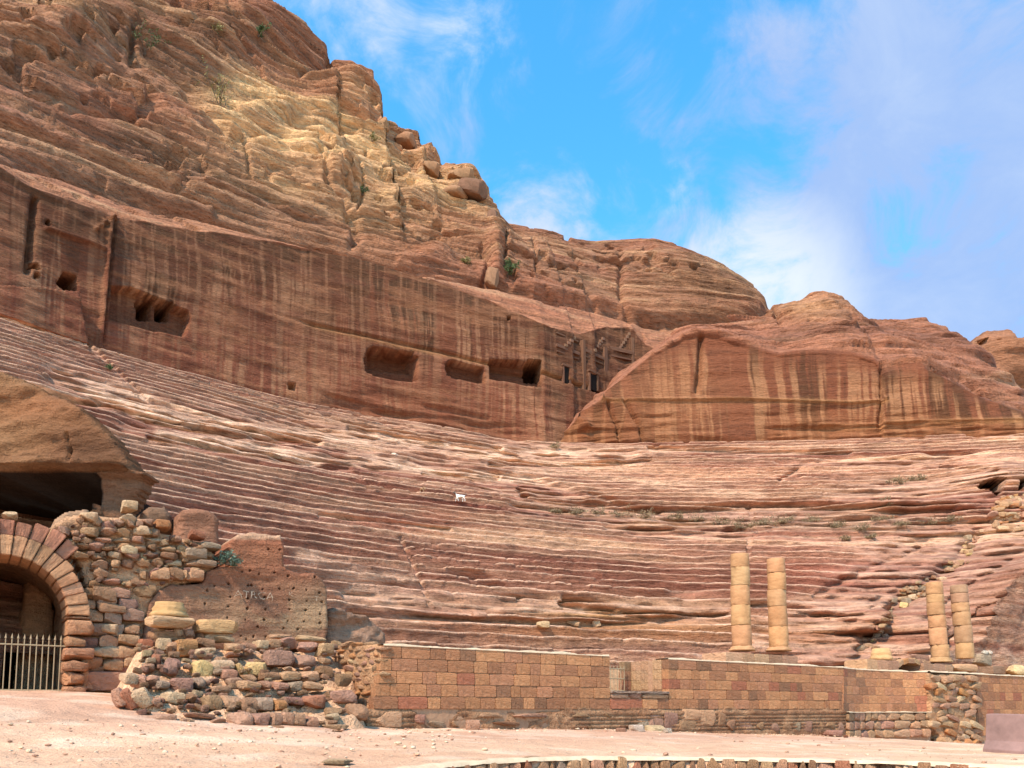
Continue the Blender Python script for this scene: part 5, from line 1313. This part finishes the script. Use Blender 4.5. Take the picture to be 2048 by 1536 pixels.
loose('slab', 668, 1458, 52, 10, 's', 'tan', 'lower of two flat slabs at the foot of the rubble heap', 'stone slab')
loose('flat_stone', 1672, 1472, 40, 13, 'c', 'mauve', 'low mauve stone on the sand below the corner of the walls')
loose('stone', 1693, 1476, 9, 7, 'c', 'red', 'tiny reddish stone beside the low mauve stone')
loose('flat_stone', 670, 1528, 56, 10, 's', 'cream', 'pale flat stone half buried in the foreground sand at lower left')
loose('stone', 1180, 1440, 9, 8, 'c', 'brown', 'tiny brown stone at the footing left of the small pale stone')
def pebbles():
    V, Q, C = [], [], []
    base = np.array([v.co[:] for v in CBL[0].vertices]); bm = bmesh.new(); bmesh.ops.create_icosphere(bm, subdivisions=1, radius=.5)
    base = np.array([v.co[:] for v in bm.verts]); tri = np.array([[v.index for v in f.verts] for f in bm.faces]); bm.free()
    r2 = np.random.default_rng(3); n = 0
    for i in range(2000):
        if i < 1000: X_, Y_ = r2.uniform(-9, -1), r2.uniform(8.5, 17)
        else: X_, Y_ = r2.uniform(-6, 16), r2.uniform(9, 27)
        if i % 4 == 0: X_, Y_ = xy(r2.uniform(0, T1), -.12 - .9 * r2.random() ** 2)
        if in_bay(X_, Y_, -.5): continue
        t, b = tb(X_, Y_)
        if b > -.1 or (b > -1.3 and t < 0): continue
        s = .018 + .06 * r2.random() ** 3.5
        h = float(ground_h(X_, Y_)) + .01
        P = base * np.array([s * r2.uniform(.8, 1.8), s * r2.uniform(.8, 1.5), s * r2.uniform(.4, .8)]) * (1 + .25 * (r2.random((len(base), 1)) - .5))
        ca, sa = math.cos(i), math.sin(i); P = np.stack([P[:, 0] * ca - P[:, 1] * sa, P[:, 0] * sa + P[:, 1] * ca, P[:, 2]], 1)
        V.append(P + [X_, Y_, h + EYE]); Q.append(tri + n); n += len(base)
        c = np.array([(.78, .66, .50), (.66, .44, .32), (.5, .31, .23), (.82, .72, .58)][r2.integers(4)]); C.append(np.repeat(c[None], len(base), 0))
    me = mesh_np('pebbles', np.concatenate(V), np.concatenate(Q), np.concatenate(C))
    tag(link('pebbles', me, mat=M_NEAR), 'small pale pebbles scattered over the pink sand', 'pebbles', kind='stuff')
pebbles()

# ------------------------------------------------------------------ things on the slopes
FX, FY = proj(X, np.maximum(Y, 3), Hf)
def surf_at(x, y, rad=5.0):
    """the nearest point of the rock seen at a pixel of the photograph"""
    m = (np.abs(FX - x) < rad) & (np.abs(FY - y) < rad)
    idx = np.argwhere(m)
    if len(idx) == 0: return surf_at(x, y, rad * 2)
    d = Y[m]; near = d < d.min() + 2.5
    idx = idx[near]; e = np.hypot(FX[idx[:, 0], idx[:, 1]] - x, FY[idx[:, 0], idx[:, 1]] - y)
    i, j = idx[int(np.argmin(e))]
    return float(X[i, j]), float(Y[i, j]), float(Hf[i, j]) + EYE
hill = bpy.data.objects['hillside']

def on_slope(name, parent, x, y, w, h, kind, col, sink=.3):
    X_, Y_, Z_ = surf_at(x, y + h * .3); k_ = Y_ / F
    return put(name, parent, (X_, Y_ - w * k_ * .1, Z_ + h * k_ * (.5 - sink)), (w * k_, w * k_ * .9, h * k_), random.uniform(-.5, .5), kind, col, random.uniform(-.15, .15), random.uniform(-.2, .2))
for (x, y, w, h, c) in [(766, 243, 26, 30, 'brown'), (812, 276, 46, 30, 'brown'), (925, 354, 64, 30, 'brown'), (945, 378, 66, 34, 'dark'), (905, 384, 60, 24, 'brown'), (985, 427, 22, 30, 'dark'), (860, 337, 46, 26, 'brown'), (985, 545, 30, 44, 'brown')]:
    on_slope('boulder', hill, x, y, w, h, 'c', rc([c]), .5)

track = empty('stone_track', surf_at(1850, 1180), 'loose stones filling the diagonal gully on the right-hand slope', 'stones')
GUL = [(1962, 1062), (1930, 1110), (1880, 1150), (1800, 1205), (1760, 1260), (1730, 1295)]
random.seed(21)
for _ in range(70):
    s = random.random() * (len(GUL) - 1); i = int(s); f = s - i
    x = GUL[i][0] * (1 - f) + GUL[i + 1][0] * f + random.gauss(0, 7); y = GUL[i][1] * (1 - f) + GUL[i + 1][1] * f + random.gauss(0, 5)
    w = random.uniform(6, 18)
    on_slope('track_stone', track, x, y, w, w * random.uniform(.5, .8), random.choice('bc'), rc(['cream', 'tan', 'pink', 'grey', 'brown', 'yellow', 'tan']), .3)
for r_ in range(5):
    for c_ in range(7):
        on_slope('track_stone', track, 1806 + c_ * 8 + random.uniform(-2, 2), 1176 + r_ * 5 + random.uniform(-1, 1) - c_ * .8, random.uniform(8, 12), 5, 'b', rc(['tan', 'cream', 'grey', 'orange']), .2)
rub2 = empty('rubble_patch', surf_at(2020, 1020), 'patch of pale rubble stones below the small doorway at right', 'rubble')
for _ in range(75):
    on_slope('rubble_stone', rub2, random.uniform(1985, 2060), random.uniform(990, 1060), random.uniform(8, 22), random.uniform(5, 12), random.choice('bc'), rc(['cream', 'tan', 'tan', 'orange', 'pink']), .25)
for k_, (x, y, w, h, kd, c, lab) in enumerate([(1192, 1246, 18, 14, 's', 'cream', 'cream wedge of stone tilted on the lowest seats above the doorway notch'), (1086, 1250, 26, 14, 's', 'cream', 'pale flat slab lying on the lowest seats left of the cream wedge'), (1148, 1246, 26, 10, 'b', 'tan', 'heap-like tan stone between the pale slab and the cream wedge'),
                                               (958, 1232, 30, 12, 's', 'pink', 'flat pinkish slab on the lowest seats above the long block wall'), (905, 1046, 18, 5, 's', 'cream', 'thin pale slab lying on the reddish middle seats'), (790, 912, 16, 8, 'b', 'white', 'small white stone on the upper left seats'), (1500, 1186, 12, 7, 'b', 'pink', 'small pink block on the seats beside the tallest column')]):
    tag(on_slope('seat_stone', None, x, y, w, h, kd, rc([c]), .2), lab, 'stone')

# ---- the three tomb facades on the side wall: mouldings standing out of the rock
def near(pl, x, y, w, h):
    """how far the rock face stands before the plane round a moulding"""
    v = []
    for dx in (-.4, 0, .4):
        for dy in (-.4, 0, .4):
            q_ = surf_at(x + dx * w, y + dy * h, 3.0); v.append((q_[0] - pl.o[0]) * pl.n[0] + (q_[1] - pl.o[1]) * pl.n[1])
    return float(np.clip(np.median(v), -2.5, 1.0))
def facade(x0, x1, y, label, beams, crow, door):
    a_, b_ = surf_at(x0 + 2, y), surf_at(x1 - 2, y)
    pl = Plane(a_[:2], (b_[0] - a_[0], b_[1] - a_[1]))
    e = empty('tomb_facade', a_, label, 'facade')
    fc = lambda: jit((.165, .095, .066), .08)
    for (nm, x, yy, w, h, pr) in beams: put_px(nm, e, pl, x, yy, w, h, 1.2, near(pl, x, yy, w, h) + pr * .35, 'a', fc(), 0, 0)
    for i in range(crow[2]): put_px('crowstep', e, pl, crow[0] + i * crow[3], crow[1] - i * crow[4], crow[3] + 1, crow[4] + .5, 1.2, near(pl, crow[0] + i * crow[3], crow[1] - i * crow[4], 4, 4) + .1, 'a', jit((.25, .155, .11), .08), 0, 0)
    if door:
        dx, dy, dw, dh = door
        nd = near(pl, dx, dy, dw + 6, dh + 6)
        put_px('doorway', e, pl, dx, dy, dw, dh, 1.2, nd + .03, 'a', (.012, .009, .008, 1), 0, 0)  # near-black block standing for the shade inside the door opening
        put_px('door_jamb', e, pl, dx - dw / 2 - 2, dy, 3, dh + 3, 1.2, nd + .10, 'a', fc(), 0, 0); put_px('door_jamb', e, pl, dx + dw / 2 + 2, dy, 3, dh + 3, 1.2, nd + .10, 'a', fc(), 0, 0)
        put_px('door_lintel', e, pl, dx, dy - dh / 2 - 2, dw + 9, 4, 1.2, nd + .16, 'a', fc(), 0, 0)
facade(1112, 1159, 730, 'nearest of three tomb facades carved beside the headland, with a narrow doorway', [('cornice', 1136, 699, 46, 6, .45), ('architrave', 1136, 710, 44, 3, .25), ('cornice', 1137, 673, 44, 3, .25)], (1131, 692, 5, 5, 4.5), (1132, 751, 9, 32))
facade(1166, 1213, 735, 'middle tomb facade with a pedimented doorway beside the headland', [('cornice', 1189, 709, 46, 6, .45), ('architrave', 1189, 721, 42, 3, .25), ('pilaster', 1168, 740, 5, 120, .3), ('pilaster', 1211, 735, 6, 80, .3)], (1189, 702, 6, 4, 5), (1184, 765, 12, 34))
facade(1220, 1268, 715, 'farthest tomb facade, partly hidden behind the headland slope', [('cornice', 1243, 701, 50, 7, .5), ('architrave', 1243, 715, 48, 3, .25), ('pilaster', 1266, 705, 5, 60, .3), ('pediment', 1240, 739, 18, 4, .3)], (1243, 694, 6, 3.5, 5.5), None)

# ---- the far outcrop beyond the headland
PF = Plane((0, 150), (1, 0))
o = slab_rock('far_outcrop', PF, [(1940, 800), (1944, 700), (1952, 676), (1964, 660), (1985, 650), (2028, 648), (2042, 658), (2050, 676), (2120, 672), (2150, 740), (2150, 800)], 26, .45, M_CLIFF, flatc((.36, .215, .15), .35, .06, .25), lambda px, py, T, Hh: 3.5 * (fbm(T * .05, Hh * .35, 0 * T, 4) - .5) - 4 * in_poly(px, py, [(1930, 698), (2200, 690), (2200, 830), (1930, 830)]), None, 5.0, [([(1962, 688), (1963, 678), (1972, 674), (1979, 680), (1977, 690)], 9, 1.5), ([(1990, 684), (1995, 684), (1995, 690), (1990, 690)], 7, 1.0)], amp=2.0, freq=.07)
tag(o, 'distant rounded rock outcrop with a dark cave at the right skyline', 'rock outcrop')

# ------------------------------------------------------------------ plants
def leaf_mat(name, c1, c2):
    m, nt, b = new_mat(name)
    n = mnoise(nt, 3.0, 3, .6)
    nt.links.new(ramp(nt, n, [(.3, c1), (.7, c2)]), b.inputs['Base Color']); b.inputs['Roughness'].default_value = .7
    return m
M_GREEN = leaf_mat('green_leaves', (.035, .06, .02), (.11, .15, .055)); M_BLUEG = leaf_mat('blue_green_leaves', (.06, .10, .07), (.16, .21, .14))
M_DRY = leaf_mat('dry_twigs', (.15, .10, .05), (.32, .23, .13)); M_PALE = leaf_mat('pale_leaves', (.16, .14, .05), (.30, .25, .10)); M_BARK = plain_mat('bark', (.16, .11, .075), .9)
def plant(name, loc, w, h, n, leaf, mat, label, cat, group=None, stems=9, dense=.5, seed=0, upright=.5):
    """twigs fanning from the base, small leaves strewn in uneven clumps along and round their tips"""
    r = np.random.default_rng(seed + int(abs(loc[0]) * 37) + int(abs(loc[1]) * 11))
    e = empty(name, loc, label, cat, group)
    V, Fc, TV, TF = [], [], [], []
    tips = []
    def twig(p0, d, L, rad, lvl):
        p = p0.copy(); segs = 4
        for s in range(segs):
            d = d + r.normal(0, .22, 3); d /= np.linalg.norm(d); q_ = p + d * L / segs
            u_ = np.cross(d, [.3, .5, .8]); u_ /= np.linalg.norm(u_); v_ = np.cross(d, u_); k0 = len(TV)
            ra, rb = rad * (1 - s / segs * .6), rad * (1 - (s + 1) / segs * .6)
            for pt, rr_ in ((p, ra), (q_, rb)):
                for a_ in (0, 2.09, 4.19): TV.append(pt + rr_ * (u_ * math.cos(a_) + v_ * math.sin(a_)))
            for i in range(3): TF.append((k0 + i, k0 + (i + 1) % 3, k0 + 3 + (i + 1) % 3, k0 + 3 + i))
            p = q_
            if s >= 1: tips.append(p.copy())
            if lvl < 1 and s >= 1:
                for _ in range(2): twig(p, d + r.normal(0, .6, 3), L * .45, rad * .5, lvl + 1)
    for s in range(stems):
        a_ = r.uniform(0, 6.28); d = np.array([math.cos(a_) * w / h * .5, math.sin(a_) * w / h * .4, upright + r.uniform(0, .6)]); d /= np.linalg.norm(d)
        twig(np.array([r.normal(0, w * .05), r.normal(0, w * .05), -.03 * h]), d, h * r.uniform(.6, 1.0), h * .018, 0)
    tips = np.array(tips)
    for _ in range(n):
        c = tips[r.integers(len(tips))] + r.normal(0, 1, 3) * np.array([w, w, h]) * .07 * (1 - dense * .5)
        if c[2] < 0: c[2] = abs(c[2])
        a_ = r.normal(size=3); a_ /= np.linalg.norm(a_); b_ = np.cross(a_, r.normal(size=3)); b_ /= np.linalg.norm(b_); l = leaf * r.uniform(.6, 1.4)
        k0 = len(V); V += [c - a_ * l, c + b_ * l * .35, c + a_ * l, c - b_ * l * .35]; Fc.append((k0, k0 + 1, k0 + 2, k0 + 3))
    L0 = np.array(loc)
    link('foliage', mesh_np('foliage', np.array(V) + L0, np.array(Fc), smooth=False), e, mat)
    link('stem', mesh_np('stem', np.array(TV) + L0, np.array(TF)), e, M_BARK if mat is not M_DRY else M_DRY)
    return e
X_, Y_, Z_ = PL.p(*PL.at(454, 1131), -.12)
plant('shrub', (X_, Y_, Z_), .62, .36, 900, .035, M_BLUEG, 'bluish green weed growing on the ledge of the tooled rock', 'shrub', stems=14, upright=.35)
def slope_plant(name, x, y, wpx, hpx, n, leafpx, mat, label, cat, group=None, **kw):
    X_, Y_, Z_ = surf_at(x, y); k_ = Y_ / F
    return plant(name, (X_, Y_ - .15, Z_), wpx * k_, hpx * k_, n, leafpx * k_, mat, label, cat, group, **kw)
slope_plant('bush', 1014, 552, 32, 32, 1500, 2.2, M_GREEN, 'round green bush growing from the cleft above the rear wall', 'bush', stems=14)
slope_plant('small_tree', 440, 226, 50, 78, 500, 2.4, M_PALE, 'sparse pale small tree on the sunlit ledge of the left cliff', 'tree', stems=5, upright=1.2)
slope_plant('shrub', 515, 78, 26, 26, 700, 2.4, M_GREEN, 'dark green shrub below the summit cliff at upper left', 'shrub')
slope_plant('shrub', 290, 112, 40, 60, 500, 2.4, M_GREEN, 'dark straggly shrub in the cleft at the far upper left', 'shrub', stems=6, upright=1.0)
slope_plant('shrub', 725, 392, 18, 18, 300, 2.0, M_GREEN, 'tiny green shrub in the vertical crack of the yellow cliff', 'shrub')
slope_plant('shrub', 934, 528, 26, 12, 400, 2.0, M_PALE, 'low pale green tuft left of the round bush', 'shrub')
slope_plant('shrub', 745, 283, 22, 14, 300, 2.0, M_PALE, 'pale tuft beside the hollowed pillars on the yellow cliff', 'shrub')
slope_plant('shrub', 432, 66, 24, 18, 300, 2.0, M_PALE, 'pale bushy tuft under the summit cliff left of the dark shrub', 'shrub')
slope_plant('shrub', 222, 742, 18, 12, 300, 1.8, M_GREEN, 'small green tuft among the upper left seat rows', 'shrub')
slope_plant('shrub', 1110, 897, 26, 12, 300, 1.8, M_DRY, 'brown tuft at the foot of the wall corner beside the headland', 'shrub')
random.seed(4)
ORD = ['first', 'second', 'third', 'fourth', 'fifth', 'sixth', 'seventh', 'eighth', 'ninth', 'tenth', 'eleventh', 'twelfth', 'thirteenth', 'fourteenth', 'fifteenth', 'sixteenth', 'seventeenth', 'last']
for i, (x, y, w, h) in enumerate([(1110, 1026, 44, 9), (1150, 1028, 50, 11), (1195, 1030, 52, 12), (1245, 1032, 60, 14), (1290, 1036, 50, 13), (1345, 1040, 56, 14), (1390, 1042, 56, 14), (1440, 1048, 60, 15), (1485, 1056, 56, 16), (1530, 1050, 56, 14), (1570, 1046, 46, 11), (1620, 1046, 56, 11), (1665, 1056, 60, 14), (1715, 1060, 60, 13), (1760, 1040, 56, 12), (1800, 1052, 46, 10), (1850, 1050, 56, 12), (1900, 1044, 50, 12)]):
    slope_plant('dry_shrub', x, y, w, h * 1.5, 380, 1.9, M_DRY, ORD[i] + ' from left in the line of dry shrubs across the middle seats', 'shrub', 'dry shrubs along the seat ledge', stems=16, upright=.12, seed=int(x))
for (x, y, w, h, lab) in [(1790, 968, 44, 14, 'left of two dry shrubs on the upper right seats'), (1830, 962, 48, 14, 'right of two dry shrubs on the upper right seats'), (1765, 1018, 18, 16, 'small upright dry tuft just above the line of shrubs at right'), (1740, 1078, 34, 10, 'right of two dry shrubs just below the line of shrubs'), (1690, 1080, 34, 9, 'left of two dry shrubs just below the line of shrubs')]:
    slope_plant('dry_shrub', x, y, w, h * 1.3, 400, 2.0, M_DRY, lab, 'shrub', stems=12, upright=.15, seed=int(x))

# ------------------------------------------------------------------ goats
def goat(loc, yaw, size, mat, label, head_down=False):
    e = empty('goat', loc, label, 'goat')
    bm = bmesh.new(); P = {}
    def v(k, x, y, z, r): P[k] = (bm.verts.new((x, y, z)), r)
    v('pel', .34, 0, .58, .10); v('loin', .16, 0, .57, .115); v('belly', -.04, 0, .54, .14); v('chest', -.24, 0, .56, .125); v('neck0', -.36, 0, .68, .07)
    if head_down: v('neck1', -.50, 0, .56, .055); v('head', -.58, 0, .42, .06); v('muz', -.62, 0, .30, .035)
    else: v('neck1', -.47, 0, .80, .052); v('head', -.56, 0, .90, .062); v('muz', -.71, 0, .85, .034)
    v('tail', .46, 0, .62, .025); v('tail1', .52, 0, .66, .012)
    for s, nm in ((1, 'a'), (-1, 'b')):
        fx = -.09 * s
        v('sh' + nm, -.27 + fx * .3, .075 * s, .45, .058); v('wr' + nm, -.29 + fx, .08 * s, .25, .026); v('ff' + nm, -.29 + fx * 1.6, .08 * s, .02, .024)
        v('hip' + nm, .36, .075 * s, .46, .072); v('kn' + nm, .30 + fx, .085 * s, .34, .042); v('hk' + nm, .40 + fx, .085 * s, .22, .025); v('hf' + nm, .36 + fx * 1.3, .085 * s, .02, .023)
    E = [('pel', 'loin'), ('loin', 'belly'), ('belly', 'chest'), ('chest', 'neck0'), ('neck0', 'neck1'), ('neck1', 'head'), ('head', 'muz'), ('pel', 'tail'), ('tail', 'tail1')]
    for nm in 'ab': E += [('chest', 'sh' + nm), ('sh' + nm, 'wr' + nm), ('wr' + nm, 'ff' + nm), ('pel', 'hip' + nm), ('hip' + nm, 'kn' + nm), ('kn' + nm, 'hk' + nm), ('hk' + nm, 'hf' + nm)]
    for a_, b_ in E: bm.edges.new((P[a_][0], P[b_][0]))
    bm.verts.index_update(); rad = [P[k][1] for k in P]
    me = bpy.data.meshes.new('body'); bm.to_mesh(me); bm.free()
    o = link('body', me, None, mat); o.parent = e
    o.modifiers.new('skin', 'SKIN'); sd = o.modifiers.new('sub', 'SUBSURF'); sd.levels = sd.render_levels = 2
    for i, r in enumerate(rad): me.skin_vertices[0].data[i].radius = (r, r); me.skin_vertices[0].data[i].use_root = (i == 0)
    o.modifiers['skin'].use_smooth_shade = True
    hx, hz = (-.565, .47) if head_down else (-.52, .94)
    for s in (1, -1):
        for nm, dx, dz, L in (('horn', .03, .10, .02), ('ear', .05, -.02, .028)):
            b2 = bmesh.new(); bmesh.ops.create_cone(b2, cap_ends=True, segments=6, radius1=L, radius2=.004, depth=.15)
            m2 = bpy.data.meshes.new(nm); b2.to_mesh(m2); b2.free(); q_ = link(nm, m2, None, M_HORN if nm == 'horn' else mat); q_.parent = e
            q_.location = (hx + dx, s * (.04 if nm == 'horn' else .085), hz + dz * .6); q_.rotation_euler = (s * (-.2 if nm == 'horn' else -1.6), .7 if nm == 'horn' else .2, 0)
    e.rotation_euler[2] = yaw; e.scale = (size,) * 3
    return e
M_HORN = plain_mat('horn', (.06, .045, .035), .6)
def coat(name, base, patch, x0):
    m, nt, b = new_mat(name); t = nt.nodes.new('ShaderNodeTexCoord'); sx_ = nt.nodes.new('ShaderNodeSeparateXYZ'); nt.links.new(t.outputs['Object'], sx_.inputs[0])
    n = mnoise(nt, 6, 3, .6); ad = nt.nodes.new('ShaderNodeMath'); ad.operation = 'MULTIPLY_ADD'; nt.links.new(n, ad.inputs[0]); ad.inputs[1].default_value = .25; nt.links.new(sx_.outputs['X'], ad.inputs[2])
    nt.links.new(ramp(nt, ad.outputs[0], [(.0, patch), (.02, base)]) if x0 else ramp(nt, n, [(.4, patch), (.6, base)]), b.inputs['Base Color'])
    mp = ad; mp.inputs[1].default_value = .3
    if x0:
        a2 = nt.nodes.new('ShaderNodeMath'); a2.operation = 'ADD'; a2.inputs[1].default_value = .28; nt.links.new(ad.outputs[0], a2.inputs[0])
        nt.links.new(ramp(nt, a2.outputs[0], [(.0, patch), (.03, base)]), b.inputs['Base Color'])
    return m
gx, gy, gz = surf_at(920, 1006); goat((gx, gy - .25, gz + .02), .12, .74 * 22 / F * gy / .74 / 1.05, coat('white_coat', (.85, .80, .70), (.05, .04, .035), True), 'white goat with a dark head patch walking along the middle seats')
gx, gy, gz = surf_at(846, 990); goat((gx, gy - .25, gz + .02), 2.2, 20 / F * gy / 1.05, coat('brown_coat', (.34, .20, .10), (.20, .11, .06), False), 'brown goat grazing on the seats left of the white goat', True)
